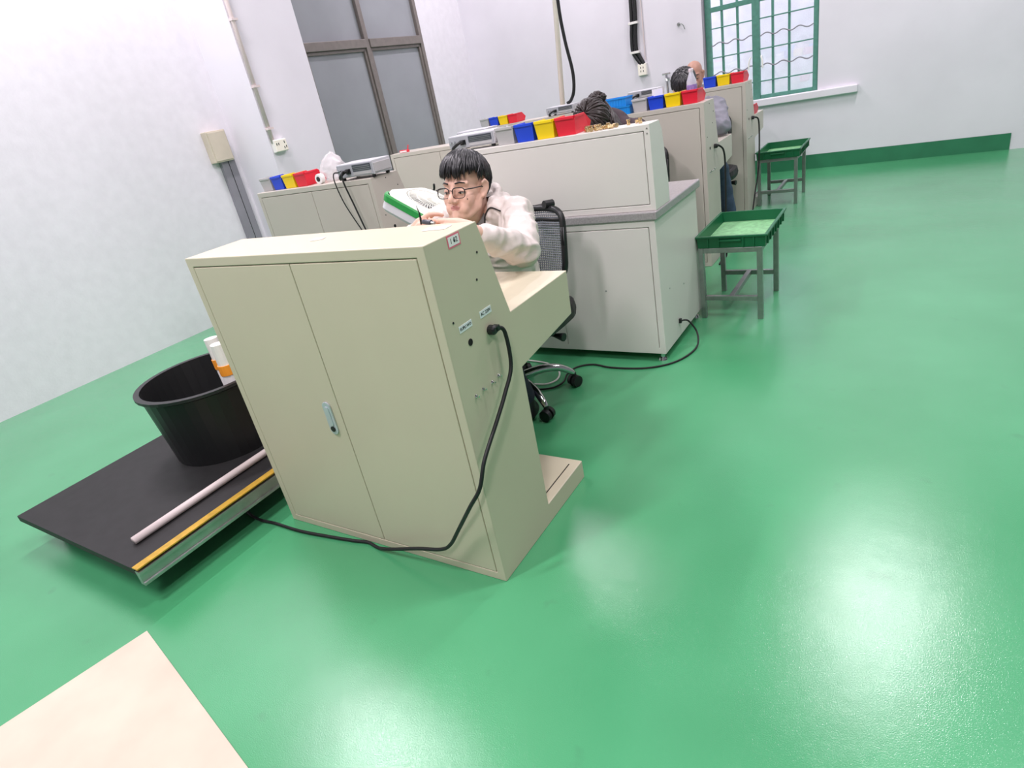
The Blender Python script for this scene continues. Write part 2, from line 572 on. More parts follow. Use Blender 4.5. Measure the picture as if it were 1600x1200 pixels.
# ------------------------------------------------------------------ wall fittings
def on_wall_socket(name, label, loc, rz, w, h, pins):
    t = thing(name, label, 'socket', loc, None, rz)
    b = new_bm(); box(b, -w / 2, w / 2, -0.04, 0, -h / 2, h / 2); obj('back_box', b, M_WHITE, t, bevel=0.005)
    b = new_bm(); box(b, -w / 2 + 0.004, w / 2 - 0.004, -0.047, -0.04, -h / 2 + 0.004, h / 2 - 0.004); fp = obj('face_plate', b, M_PVC, t, bevel=0.003)
    for (px, pz) in pins:
        b = new_bm(); box(b, px - 0.0035, px + 0.0035, -0.0485, -0.0468, pz - 0.009, pz + 0.009); obj('pin_slot', b, M_INK, fp)
    return t
on_wall_socket('wall_socket', 'double white wall socket on the column below the pale conduit', (-3.5, 2.552, 1.245), pi / 2, 0.125, 0.095,
               [(-0.045, 0.012), (-0.025, 0.012), (0.035, 0.02), (0.025, -0.02), (0.045, -0.015)])
on_wall_socket('wall_socket', 'small square white wall socket under the black cables on the back wall', (-1.706, YB, 1.23), 0, 0.1, 0.12,
               [(-0.015, 0.02), (0.015, 0.02), (-0.015, -0.015), (0.015, -0.015)])
t = thing('conduit_pipe', 'pale pink conduit pipe running down the corner beside the column', 'pipe', (-3.482, 2.50, 1.22))
b = new_bm(); tube(b, [(0, 0, 0.05), (0, 0, 2.07)], 0.016, 10); obj('pipe', b, M_PINK, t, smooth=True)
for z in (0.16, 0.47, 0.93, 1.35):
    b = new_bm(); box(b, -0.0175, 0.02, -0.018, 0.036, z - 0.008, z + 0.008); obj('clip', b, M_PINK, t)
t = thing('junction_box', 'beige junction box on the left wall above the grey strip', 'electrical box', (XL, 2.30, 1.21))
b = new_bm(); box(b, 0, 0.07, -0.09, 0.09, 0.0, 0.24); obj('case', b, M_CARD, t, bevel=0.006)
b = new_bm(); box(b, 0.07, 0.077, -0.08, 0.08, 0.01, 0.23); obj('cover', b, M_CARD, t, bevel=0.003)

# twin black cables on the back wall with white ties
t = thing('wall_cables', 'pair of thick black cables tied together running down the back wall to the socket', 'cable', (-1.706, YB, 1.27))
for dx in (-0.022, 0.022):
    pts = [(-0.03 + dx, -0.03, 1.9), (-0.045 + dx, -0.03, 0.63), (-0.068 + dx, -0.03, 0.3), (-0.07 + dx, -0.03, 0.16), (-0.045 + dx, -0.03, 0.1), (0.005 + dx * 0.7, -0.03, 0.012)]
    b = new_bm(); tube(b, spline(pts, 6), 0.019, 10); obj('cable', b, M_RUBBER, t, smooth=True)
for z, x in ((0.14, -0.066), (0.42, -0.06), (0.9, -0.045)):
    b = new_bm(); box(b, x - 0.05, x + 0.05, -0.055, 0, z - 0.012, z + 0.012); obj('cable_tie', b, M_WHITE, t, bevel=0.003)
b = new_bm(); tube(b, [(0.035, -0.012, 1.9), (0.035, -0.012, 0.05)], 0.005, 6); obj('thin_wire', b, M_PINK, t)
t = thing('wall_hook', 'small bent metal hook on the back wall left of the green window', 'hook', (-1.29, YB, 1.57))
b = new_bm(); cyl(b, (0, -0.001, 0.01), (0, -0.008, 0.01), 0.017, n=12); obj('plate', b, M_STEEL, t)
b = new_bm(); tube(b, spline([(0, -0.006, 0.01), (0.02, -0.03, 0.012), (0.05, -0.03, 0.0), (0.066, -0.02, -0.045)]), 0.004, 6); obj('wire', b, M_STEEL, t, smooth=True)
t = thing('water_tap', 'chrome water tap on the back wall behind the dark haired worker', 'tap', (-1.44, YB, 1.09))
b = new_bm(); cyl(b, (0, 0, 0), (0, -0.05, 0), 0.02, n=14); tube(b, spline([(0, -0.05, 0), (0.01, -0.09, 0.0), (0.02, -0.1, -0.05), (0.022, -0.1, -0.16)]), 0.014, 10); obj('spout', b, M_CHROME, t, smooth=True)
b = new_bm(); cyl(b, (0, -0.05, 0.0), (0, -0.05, 0.05), 0.012, n=10); box(b, -0.045, 0.045, -0.06, -0.04, 0.045, 0.062); obj('handle', b, M_CHROME, t, bevel=0.004)

# ------------------------------------------------------------------ consoles
PROFILE = [(0, 0), (0, 1.02), (0.22, 1.02), (0.295, 0.745), (0.655, 0.746), (0.645, 0.60), (0.30, 0.568), (0.295, 0.07), (0.555, 0.07), (0.555, 0)]
HW = 0.485

def prism(bm, prof, x0, x1):
    a = [bm.verts.new((x0, y, z)) for (y, z) in prof]
    c = [bm.verts.new((x1, y, z)) for (y, z) in prof]
    n = len(prof)
    bm.faces.new(a); bm.faces.new(list(reversed(c)))
    sides = []
    for i in range(n):
        j = (i + 1) % n
        sides.append(bm.faces.new((a[j], a[i], c[i], c[j])))
    return sides

def recess(bm, face, margin, depth):
    bmesh.ops.recalc_face_normals(bm, faces=bm.faces)
    bmesh.ops.inset_individual(bm, faces=[face], thickness=margin, depth=0, use_even_offset=True)
    n = face.normal.copy()
    r = bmesh.ops.extrude_discrete_faces(bm, faces=[face])
    for f in r['faces']:
        bmesh.ops.translate(bm, verts=f.verts, vec=-n * depth)

def stadium(b, cx, cz, w, h, y0, y1, mi=0):
    pts = []
    r = w / 2
    for k in range(13):
        a = pi * k / 12; pts.append((cx + r * cos(a), cz + h / 2 - r + r * sin(a)))
    for k in range(13):
        a = pi + pi * k / 12; pts.append((cx + r * cos(a), cz - h / 2 + r + r * sin(a)))
    ring_loft(b, [[Vector((x, y0, z)) for x, z in pts], [Vector((x, y1, z)) for x, z in pts]], mi=mi)

def make_console(loc, label, m, group=None):
    t = thing('workstation_console', label, 'console', loc, group)
    b = new_bm()
    sides = prism(b, PROFILE, -HW, HW)
    recess(b, sides[0], 0.028, 0.022)
    obj('body', b, m, t, bevel=0.0025)
    g = 0.0025
    for (x0, x1, nm) in ((-HW + 0.028 + g, -g * 0.6, 'L'), (g * 0.6, HW - 0.028 - g, 'R')):
        b = new_bm(); box(b, x0, x1, 0.0, 0.018, 0.028 + g, 1.02 - 0.028 - g)
        d = obj('door', b, m, t, bevel=0.002)
        if nm == 'L':
            b = new_bm()
            stadium(b, -0.052, 0.5, 0.034, 0.115, 0.0, -0.006)
            obj('lock_plate', b, M_LOCK, d, bevel=0.0015)
            b = new_bm(); stadium(b, -0.052, 0.508, 0.018, 0.07, -0.006, -0.0085); obj('lever', b, M_LOCK, d, bevel=0.001)
            b = new_bm(); cyl(b, (-0.052, -0.006, 0.463), (-0.052, -0.0085, 0.463), 0.0095, n=14); obj('key_cylinder', b, M_BLACK, d)
    b = new_bm(); box(b, -HW + 0.034, HW - 0.034, 0.296, 0.522, 0.0702, 0.0712, 1); box(b, -HW + 0.0365, HW - 0.0365, 0.296, 0.5195, 0.0705, 0.0735); obj('foot_panel', b, [m, M_DARK], t)
    for (y, z) in ((0.061, 0.597), (0.097, 0.60), (0.142, 0.598), (0.176, 0.601)):
        b = new_bm(); cyl(b, (HW, y, z), (HW + 0.004, y, z), 0.0055, 0.004, n=10); cyl(b, (HW + 0.004, y, z), (HW + 0.011, y, z), 0.0025, n=8); obj('screw', b, M_CHROME, t)
    for (y, z) in ((0.115, 1.0), (0.197, 0.946), (0.172, 0.881), (0.04, 0.814)):
        b = new_bm(); cyl(b, (HW, y, z), (HW + 0.0012, y, z), 0.0032, n=8); obj('rivet', b, M_INK, t)
    b = new_bm(); cyl(b, (HW, 0.089, 0.741), (HW + 0.001, 0.089, 0.741), 0.0095, n=16); obj('cable_hole', b, M_DARK, t)
    return t

console = make_console((-0.485, 0, 0), 'khaki steel console with two doors in the foreground, black power cord plugged into its side', M_PAINT)
def sticker(y0, y1, z0, z1, txt, size, m=M_STICK, border=None):
    b = new_bm()
    x = HW
    if border:
        box(b, x, x + 0.0007, y0, y1, z0, z1, 2)
        box(b, x, x + 0.0010, y0 + 0.004, y1 - 0.004, z0 + 0.004, z1 - 0.004, 0)
    else:
        box(b, x, x + 0.0008, y0, y1, z0, z1, 0)
    mt = Matrix.Translation((x + 0.0011, (y0 + y1) / 2, (z0 + z1) / 2)) @ Matrix(((0, 0, 1, 0), (1, 0, 0, 0), (0, 1, 0, 0), (0, 0, 0, 1)))
    text_mesh(b, txt, size, mt, 0.0003, 1)
    return obj('sticker', b, [m, M_INK, border or M_PINKINK], console)
sticker(0.056, 0.112, 0.778, 0.796, 'EUPLI WO', 0.0108)
sticker(0.152, 0.206, 0.780, 0.799, 'AC 220V', 0.0125)
s = sticker(0.088, 0.140, 0.985, 1.0165, '1 02', 0.018, M_PAPER, M_PINKINK)
s['label'] = 'small white tag with a pink border'
# paper scraps on the console top
b = new_bm(); box(b, -0.02, 0.02, -0.012, 0.012, 0.0, 0.002)
o = obj('paper_scrap', b, M_PAPER, loc=(-0.50, 0.135, 1.0205)); o.rotation_euler = (0, 0, 0.35)
tag(o, 'small torn white paper scrap on the left of the foreground console top', 'paper')
b = new_bm(); box(b, -0.035, 0.035, -0.018, 0.018, 0.0, 0.0015)
o = obj('paper_scrap', b, M_PAPER, loc=(-0.085, 0.165, 1.0205)); o.rotation_euler = (0, 0, 0.1)
tag(o, 'thin white paper strip near the right end of the foreground console top', 'paper')

def make_cord(name, label, plug, pts, r=0.006):
    """plug: position on a +X facing side; pts: path"""
    t = thing(name, label, 'cord', plug)
    P0 = Vector(plug)
    b = new_bm(); tube(b, [(0.0, 0, 0), (0.016, 0, 0), (0.022, 0, 0)], [0.0145, 0.0135, 0.009], 12)
    box(b, 0.003, 0.022, 0.0, 0.021, -0.008, 0.009)
    obj('plug', b, M_BLACK, t, bevel=0.002)
    b = new_bm(); tube(b, spline([Vector(p) - P0 for p in pts], 10), r, 8)
    obj('cable', b, M_RUBBER, t, smooth=True)
    return t
make_cord('power_cord', 'black power cord hanging from the foreground console and trailing across the floor', (0.0, 0.18, 0.737),
          [(0.014, 0.198, 0.737), (0.022, 0.217, 0.715), (0.028, 0.205, 0.62), (0.028, 0.15, 0.56), (0.03, 0.085, 0.51), (0.028, 0.0, 0.44), (0.018, -0.035, 0.37), (-0.02, -0.05, 0.31),
           (-0.10, -0.035, 0.20), (-0.155, -0.03, 0.125), (-0.20, -0.032, 0.095), (-0.30, -0.032, 0.07), (-0.42, -0.028, 0.03), (-0.50, -0.022, 0.008), (-0.56, -0.012, 0.0075), (-0.62, -0.022, 0.007), (-0.72, -0.035, 0.007), (-0.87, -0.05, 0.007), (-1.01, -0.05, 0.007), (-1.10, -0.055, 0.007), (-1.19, -0.04, 0.007), (-1.35, 0.02, 0.007)], 0.0058)

c2 = make_console((-1.525 - HW, 1.46, 0), 'grey steel console at the far left with coloured bins and a white bag on top', M_PAINT2)
def dup_console(loc, label):
    c = copy_tree(c2); c.location = loc; c['label'] = label
    return c
c3 = dup_console((-1.60 - HW, 2.81, 0), 'grey steel console behind the young worker with a red tag on its top edge')
c4 = dup_console((-0.185 - HW, 3.0, 0), 'grey steel console in the middle row behind the worktop bench, water bottle on top')
c5 = dup_console((-0.245 - HW, 4.38, 0), 'farthest grey steel console in front of the green window')
c6 = dup_console((-1.63 - HW, 4.25, 0), 'grey steel console farthest back on the left with a white pipe rising behind it')
make_cord('power_cord', 'black power cord hanging down the side of the console that carries the water bottle', (-0.185, 3.19, 0.737),
          [(-0.163, 3.21, 0.737), (-0.14, 3.235, 0.70), (-0.135, 3.245, 0.6), (-0.135, 3.23, 0.4), (-0.14, 3.215, 0.15), (-0.14, 3.21, 0.012), (-0.15, 3.16, 0.008), (-0.14, 3.02, 0.008)], 0.006)
make_cord('power_cord', 'black power cord hanging beside the farther stool from the farthest console', (-0.245, 4.57, 0.737),
          [(-0.223, 4.59, 0.737), (-0.2, 4.615, 0.70), (-0.195, 4.60, 0.5), (-0.2, 4.57, 0.32), (-0.215, 4.5, 0.15), (-0.225, 4.43, 0.012), (-0.235, 4.3, 0.008)], 0.006)

# ------------------------------------------------------------------ worktop bench and its upper console
bench = thing('worktop_cabinet', 'off white steel base cabinet with a speckled worktop and chrome feet', 'cabinet', (-0.52, 1.525, 0))
bx0, bx1 = -0.60, 0.51
b = new_bm()
vs = box(b, bx0, bx1, 0, 0.62, 0.042, 0.683)
b.faces.ensure_lookup_table()
recess(b, b.faces[2], 0.03, 0.022)
obj('body', b, M_PAINT3, bench, bevel=0.003)
b = new_bm(); box(b, bx0 + 0.0325, -0.0095, 0, 0.018, 0.0675, 0.6505); obj('door', b, M_PAINT3, bench, bevel=0.002)
b = new_bm(); box(b, -0.0065, bx1 - 0.0325, 0, 0.018, 0.0675, 0.6505)
d = obj('door', b, M_PAINT3, bench, bevel=0.002)
b = new_bm(); stadium(b, 0.04, 0.285, 0.03, 0.095, 0.0, -0.005); obj('door_pull', b, M_STEEL, d, bevel=0.001)
b = new_bm(); cyl(b, (0.24, 0.001, 0.36), (0.24, -0.001, 0.36), 0.004, n=10); obj('screw_head', b, M_STEEL, d)
b = new_bm(); box(b, bx0 - 0.006, bx1 + 0.012, -0.008, 0.66, 0.683, 0.722); obj('worktop', b, M_TOP, bench, bevel=0.006)
for (y, z) in ((0.12, 0.33), (0.33, 0.28)):
    b = new_bm(); cyl(b, (bx1, y, z), (bx1 + 0.0015, y, z), 0.004, n=8); obj('rivet', b, M_STEEL, bench)
for fx in (bx0 + 0.04, bx1 - 0.03):
    for fy in (0.035, 0.58):
        b = new_bm(); cyl(b, (fx, fy, 0.0), (fx, fy, 0.012), 0.022, 0.018, 16); cyl(b, (fx, fy, 0.012), (fx, fy, 0.043), 0.011, n=12); obj('foot', b, M_CHROME, bench, smooth=False)
up = thing('desktop_console', 'off white sloped console box standing on the speckled worktop', 'console', (-0.49, 1.535, 0.722))
UP = [(0, 0), (0, 0.352), (0.12, 0.352), (0.15, 0.31), (0.185, 0.10), (0.185, 0)]
b = new_bm()
sides = prism(b, UP, -0.485, 0.488)
recess(b, sides[0], 0.026, 0.02)
obj('body', b, M_PAINT3, up, bevel=0.0025)
b = new_bm(); box(b, -0.4565, 0.4595, 0, 0.018, 0.0285, 0.3235); dd = obj('door', b, M_PAINT3, up, bevel=0.002)
for (x, z) in ((0.476, 0.335), (0.476, 0.315)):
    b = new_bm(); cyl(b, (x, 0, z), (x, -0.0012, z), 0.0035, n=8); obj('rivet', b, M_STEEL, up)
# bench cable
t = thing('power_cord', 'thin black cable from the bench side looping over the floor past the chrome foot', 'cord', (-0.01, 1.745, 0.125))
P0 = Vector((-0.01, 1.745, 0.125))
b = new_bm(); box(b, 0, 0.012, -0.008, 0.008, -0.012, 0.012); obj('plug', b, M_BLACK, t, bevel=0.002)
pts = [(0.0, 1.745, 0.125), (0.03, 1.76, 0.12), (0.07, 1.76, 0.06), (0.085, 1.70, 0.012), (0.06, 1.58, 0.006), (0.0, 1.49, 0.006), (-0.10, 1.435, 0.006), (-0.25, 1.42, 0.006), (-0.36, 1.44, 0.006), (-0.43, 1.40, 0.006), (-0.445, 1.32, 0.006), (-0.425, 1.24, 0.006), (-0.45, 1.17, 0.006), (-0.53, 1.14, 0.006), (-0.62, 1.15, 0.006)]
b = new_bm(); tube(b, spline([Vector(p) - P0 for p in pts], 10), 0.0045, 8); obj('cable', b, M_RUBBER, t, smooth=True)
b = new_bm(); tube(b, spline([Vector(p) for p in [(-0.78, 1.44, 0.006), (-0.62, 1.42, 0.006), (-0.51, 1.35, 0.006), (-0.47, 1.26, 0.006), (-0.50, 1.20, 0.006), (-0.58, 1.19, 0.006)]], 8), 0.0045, 8)
o = obj('white_cable', b, M_WHITE, smooth=True); tag(o, 'white cable looped on the floor behind the office chair base', 'cable')

# ------------------------------------------------------------------ bins
def bin_bm(w=0.1, d=0.165, h=0.078):
    b = new_bm()
    t = 0.0028
    def shell(x0, x1, y0, y1, z0, ins, front):
        # outline of side: back wall full height, front lower
        return [Vector((x0 + ins, y0 + ins, z0)), Vector((x1 - ins, y0 + ins, z0)), Vector((x1 - ins, y1 - ins * 2.2, z0)), Vector((x0 + ins, y1 - ins * 2.2, z0))]
    ob = shell(-w / 2, w / 2, 0, d, 0.0, 0.007, 0)
    ot = [Vector((-w / 2, 0, h)), Vector((w / 2, 0, h)), Vector((w / 2, d * 0.62, h)), Vector((-w / 2, d * 0.62, h))]
    of = [Vector((w / 2, d, h * 0.45)), Vector((-w / 2, d, h * 0.45))]
    outer = [ob[0], ob[1], ob[2], ob[3], ot[0], ot[1], ot[2], ot[3], of[0], of[1]]
    c = Vector((0, d / 2, 0))
    inner = []
    for v in outer:
        q = v.copy()
        q.x *= (w / 2 - t) / (w / 2)
        q.y = c.y + (q.y - c.y) * (d / 2 - t) / (d / 2)
        if q.z < 0.001:
            q.z = t
        inner.append(q)
    A = [b.verts.new(v) for v in outer]
    I = [b.verts.new(v) for v in inner]
    F = [(3, 2, 1, 0), (0, 1, 5, 4), (1, 2, 8, 6, 5), (2, 3, 9, 8), (3, 0, 4, 7, 9)]
    for f in F:
        b.faces.new([A[i] for i in f])
        b.faces.new([I[i] for i in reversed(f)])
    rim = [4, 5, 6, 8, 9, 7]
    for i in range(6):
        j = (i + 1) % 6
        b.faces.new((A[rim[i]], A[rim[j]], I[rim[j]], I[rim[i]]))
    # rim ledge at the back and finger lip
    box(b, -w / 2 + 0.004, w / 2 - 0.004, -0.005, 0.0, h - 0.012, h - 0.001)
    box(b, -w / 2 - 0.003, -w / 2, 0.004, d * 0.6, h - 0.01, h - 0.001)
    box(b, w / 2, w / 2 + 0.003, 0.004, d * 0.6, h - 0.01, h - 0.001)
    box(b, -w * 0.3, w * 0.3, d, d + 0.004, h * 0.2, h * 0.45)
    return b
BINS = {}
def put_bin(colname, m, loc, label, group, rz=0.0):
    if colname not in BINS:
        BINS[colname] = obj('parts_bin', bin_bm(), m, bevel=0.0008)
        o = BINS[colname]
    else:
        o = BINS[colname].copy(); COL.objects.link(o)
    o.location = loc
    o.rotation_euler = (0, 0, rz)
    tag(o, label, 'bin', group)
    return o
CM = {'grey': M_GREYP, 'blue': M_BLUE, 'yellow': M_YELLOW, 'red': M_RED}
def bin_row(x0, pitch, y, z, where, group, cols=('grey', 'blue', 'yellow', 'red')):
    for k, c in enumerate(cols):
        if c is None: continue
        put_bin(c, CM[c], (x0 + pitch * k, y, z), '%s plastic parts bin %s' % (c, where), group, random.uniform(-0.03, 0.03))
Z0 = 1.0205
bin_row(-2.435, 0.106, 1.50, Z0, 'on the far left console', 'bins on the far left console')
bin_row(-0.703, 0.106, 1.545, 1.0745, 'on top of the off white desktop console', 'bins on the desktop console')
bin_row(-0.598, 0.107, 3.03, Z0, 'on the console with the water bottle', 'bins on the middle console')
bin_row(-0.63, 0.106, 4.41, Z0, 'on the farthest console by the window', 'bins on the farthest console', (None, 'blue', 'yellow', 'red'))
bin_row(-2.62, 0.106, 4.28, Z0, 'on the rear left console against the back wall', 'bins on the rear left console')
o = put_bin('red', M_RED, (-0.30, 4.70, 0.7475), 'red plastic parts bin on the desk of the farthest console, below the window sill', None)
# blue boxes
def blue_box(loc, label, rz, sc=1.0):
    b = new_bm()
    w, d, h, t = 0.17, 0.11, 0.052, 0.003
    pr = lambda x, y, z: Vector((x, y, z))
    for (x0, x1, y0, y1, z0, z1) in ((-w / 2, w / 2, -d / 2, d / 2, 0, t), (-w / 2, w / 2, -d / 2, -d / 2 + t, t, h), (-w / 2, w / 2, d / 2 - t, d / 2, t, h), (-w / 2, -w / 2 + t, -d / 2 + t, d / 2 - t, t, h), (w / 2 - t, w / 2, -d / 2 + t, d / 2 - t, t, h)):
        box(b, x0, x1, y0, y1, z0, z1)
    for k in range(9):
        x = -w / 2 + 0.012 + k * (w - 0.024) / 8
        box(b, x - 0.003, x + 0.003, -d / 2 - 0.002, -d / 2, 0.004, h - 0.008)
    box(b, -w / 2 - 0.004, w / 2 + 0.004, -d / 2 - 0.005, -d / 2, h - 0.008, h)
    box(b, w / 2, w / 2 + 0.004, -d / 2, d / 2, h - 0.008, h)
    o = obj('blue_box', b, M_SKYBLUE, loc=loc); o.rotation_euler = (0, 0, rz); o.scale = (sc, 1, 1)
    return tag(o, label, 'box', 'bright blue boxes on the middle console')
blue_box((-0.735, 3.075, Z0), 'bright blue plastic box, lower one of the stack beside the grey bin', 0.02, 0.84)
blue_box((-0.775, 3.085, Z0 + 0.0525), 'bright blue plastic box, upper one of the stack beside the grey bin', -0.05, 1.08)
b = new_bm(); box(b, -0.035, 0.035, -0.03, 0.03, 0, 0.03)
tag(obj('white_carton', b, M_PAPER, loc=(-0.885, 3.07, Z0), bevel=0.002), 'small white carton left of the blue boxes', 'carton')

# ------------------------------------------------------------------ instruments
def make_instrument(loc, label, rz=0.0):
    t = thing('test_instrument', label, 'instrument', loc, 'bench test instruments', rz)
    w, d, h = 0.27, 0.15, 0.06
    b = new_bm(); box(b, -w / 2, w / 2, 0.006, d, 0.012, h + 0.012); obj('case', b, M_INST, t, bevel=0.003)
    b = new_bm(); box(b, -w / 2 + 0.004, w / 2 - 0.004, 0.0, 0.006, 0.016, h + 0.008); pn = obj('rear_panel', b, M_INSTP, t, bevel=0.001)
    b = new_bm(); box(b, -0.01, w / 2 - 0.012, -0.003, 0.0, 0.036, h + 0.003)
    for k in range(3):
        box(b, -0.006, w / 2 - 0.016, -0.0045, -0.0025, 0.0395 + k * 0.007, 0.042 + k * 0.007, 1)
    obj('vent_panel', b, [M_DISP, M_STEEL], pn)
    b = new_bm(); box(b, -0.01, w / 2 - 0.012, -0.0025, 0.0, 0.02, 0.032); obj('name_strip', b, M_GREYP, pn)
    b = new_bm(); box(b, -0.06, -0.03, -0.008, 0.0, 0.028, 0.05); obj('power_inlet', b, M_BLACK, pn)
    b = new_bm(); tube(b, spline([(-0.04, -0.008, 0.042), (-0.05, -0.03, 0.04), (-0.085, -0.035, 0.022), (-0.1, -0.02, 0.012)], 5), 0.0075, 8); obj('plug_lead', b, M_BLACK, pn, smooth=True)
    for x in (-0.115, -0.095):
        b = new_bm(); cyl(b, (x, 0, 0.045), (x, -0.012, 0.045), 0.006, n=10); obj('connector', b, M_CHROME, pn)
    for x in (-w / 2 + 0.02, w / 2 - 0.02):
        for y in (0.02, d - 0.02):
            b = new_bm(); cyl(b, (x, y, 0), (x, y, 0.012), 0.011, n=10); obj('foot', b, M_BLACK, t)
    for x in (-w / 2 - 0.005, w / 2):
        b = new_bm(); box(b, x, x + 0.005, 0.01, d - 0.01, 0.02, h); obj('side_rail', b, M_GREYP, t, bevel=0.002)
    return t
inst = make_instrument((-1.64, 1.475, Z0), 'silver grey test instrument with two black leads on the far left console')
inst.scale = (1.0, 1, 1.2)
def dup_inst(loc, label, rz):
    c = copy_tree(inst); c.location = loc; c.rotation_euler = (0, 0, rz); c['label'] = label; c.scale = (1, 1, 1)
    return c
dup_inst((-0.915, 1.57, 1.0745), 'silver grey test instrument left of the grey bin on the desktop console', 0.0)
dup_inst((-1.80, 2.86, Z0 + 0.0), 'silver grey test instrument on the console with the red tag, mostly hidden', 0.0)
dup_inst((-1.075, 4.40, Z0), 'silver grey test instrument at the left end of the farthest console by the window', 0.0)
dup_inst((-1.80, 4.27, Z0), 'silver grey test instrument on the rear left console under the white pipe', 0.0)
# leads from the far left instrument
for (x0, lab) in ((-1.755, 'thin black lead looping down from the far left instrument, left one'), (-1.69, 'thick black mains lead hanging from the far left instrument, right one')):
    b = new_bm()
    tube(b, spline([(x0, 1.462, 1.07), (x0 + 0.004, 1.425, 1.07), (x0 + 0.006, 1.415, 1.02), (x0 + 0.025, 1.425, 0.9), (x0 + 0.06 + (-1.69 - x0) * 0.6, 1.43, 0.74), (-1.59, 1.43, 0.62), (-1.585, 1.42, 0.3), (-1.585, 1.41, 0.01), (-1.62, 1.35, 0.006)], 8), 0.0032 if x0 < -1.7 else 0.0045, 8)
    tag(obj('instrument_lead', b, M_RUBBER, smooth=True), lab, 'cable')
# white bag on the far left console
b = new_bm()
ell(b, (0, 0, 0.08), (0.08, 0.065, 0.085), sub=4)
for v in b.verts:
    c = v.co.copy()
    n = (1 - 2.2 * abs(noise.noise(c * 17 + Vector((2, 5, 1))))) * 0.016 + (1 - 2 * abs(noise.noise(c * 38))) * 0.008 - 0.012
    v.co += Vector((c.x, c.y, c.z - 0.08)).normalized() * n
    if c.z > 0.115:
        k = (c.z - 0.115) / 0.05
        v.co.x = v.co.x * (1 - 0.55 * min(k, 1)) + 0.02 * k
        v.co.z += 0.03 * k
    if v.co.z < 0.004: v.co.z = 0.0
for v in b.verts:
    v.co.z *= 0.78
tag(obj('plastic_bag', b, M_BAG, loc=(-1.935, 1.60, Z0), smooth=True), 'crumpled white translucent plastic bag beside the far left instrument', 'bag')
t = thing('tape_reel', 'small white reel with a dark hub between the red bin and the bag', 'reel', (-1.965, 1.50, Z0))
b = new_bm(); cyl(b, (0, 0, 0.028), (0, 0.03, 0.028), 0.028, n=20); obj('reel', b, M_PAPER, t, bevel=0.002)
b = new_bm(); cyl(b, (0, -0.002, 0.028), (0, 0.0, 0.028), 0.014, n=16); obj('hub', b, M_BLACK, t)
# red tag on console three
t = thing('red_tag', 'small red and white tag lying on the console behind the young worker', 'tag', (-2.44, 2.84, Z0))
b = new_bm(); box(b, -0.04, 0.04, -0.015, 0.015, 0, 0.018); obj('tag_body', b, M_RED, t, bevel=0.003)
b = new_bm(); box(b, -0.034, 0.034, -0.0165, -0.015, 0.003, 0.014); obj('tag_face', b, M_PAPER, t)
b = new_bm(); tube(b, [(0.035, 0, 0.017), (0.05, 0, 0.05)], 0.004, 6); obj('tag_loop', b, M_RED, t)
# bottle
t = thing('water_bottle', 'clear plastic water bottle with a purple label standing in a red bin', 'bottle', (-0.281, 3.10, Z0 + 0.0032))
def lathe(bm, prof, n=20):
    rings = [[Vector((r * cos(2 * pi * k / n), r * sin(2 * pi * k / n), z)) for k in range(n)] for (r, z) in prof]
    ring_loft(bm, rings)
b = new_bm(); lathe(b, [(0.026, 0), (0.03, 0.006), (0.03, 0.1), (0.029, 0.12), (0.016, 0.155), (0.0125, 0.165), (0.0125, 0.172)]); obj('bottle_body', b, M_CLEAR, t, smooth=True)
b = new_bm(); lathe(b, [(0.0308, 0.045), (0.0308, 0.1)]); obj('bottle_label', b, M_LABELP, t, smooth=False)
b = new_bm(); lathe(b, [(0.014, 0.172), (0.0145, 0.185), (0.012, 0.19)]); obj('cap', b, M_CAP, t)
b = new_bm(); box(b, -0.035, 0.035, -0.004, 0.004, 0, 0.11)
o = obj('white_card', b, M_PAPER, loc=(-0.535, 3.205, Z0)); o.rotation_euler = (0.0, 0, 0)
tag(o, 'white card standing behind the blue bin on the middle console', 'card')
# brass fittings heap
FIT = None
spots = []
for k in range(16):
    x = -0.305 + 0.020 * (k % 8) + random.uniform(-0.004, 0.004)
    y = 1.565 + 0.028 * (k // 8) + random.uniform(-0.004, 0.004)
    spots.append((x, y))
spots += [(-0.115, 1.60), (-0.085, 1.605), (-0.06, 1.595)]
for k, (x, y) in enumerate(spots):
    if FIT is None:
        b = new_bm(); lathe(b, [(0.008, 0), (0.008, 0.008), (0.006, 0.009), (0.006, 0.016), (0.009, 0.017), (0.009, 0.023)], 8)
        FIT = obj('brass_fitting', b, [M_BRASS]); o = FIT
        b = new_bm(); lathe(b, [(0.008, 0), (0.008, 0.008), (0.006, 0.009), (0.006, 0.016), (0.009, 0.017), (0.009, 0.023)], 8)
    else:
        o = FIT.copy(); COL.objects.link(o)
    lie = random.random() < 0.6
    o.location = (x, y, 1.0745 + (0.009 if lie else 0))
    o.rotation_euler = (pi / 2 if lie else 0, 0, random.uniform(0, 6))
    tag(o, 'small brass fitting in the loose heap at the right end of the desktop console', 'fitting', 'brass fittings on the desktop console')
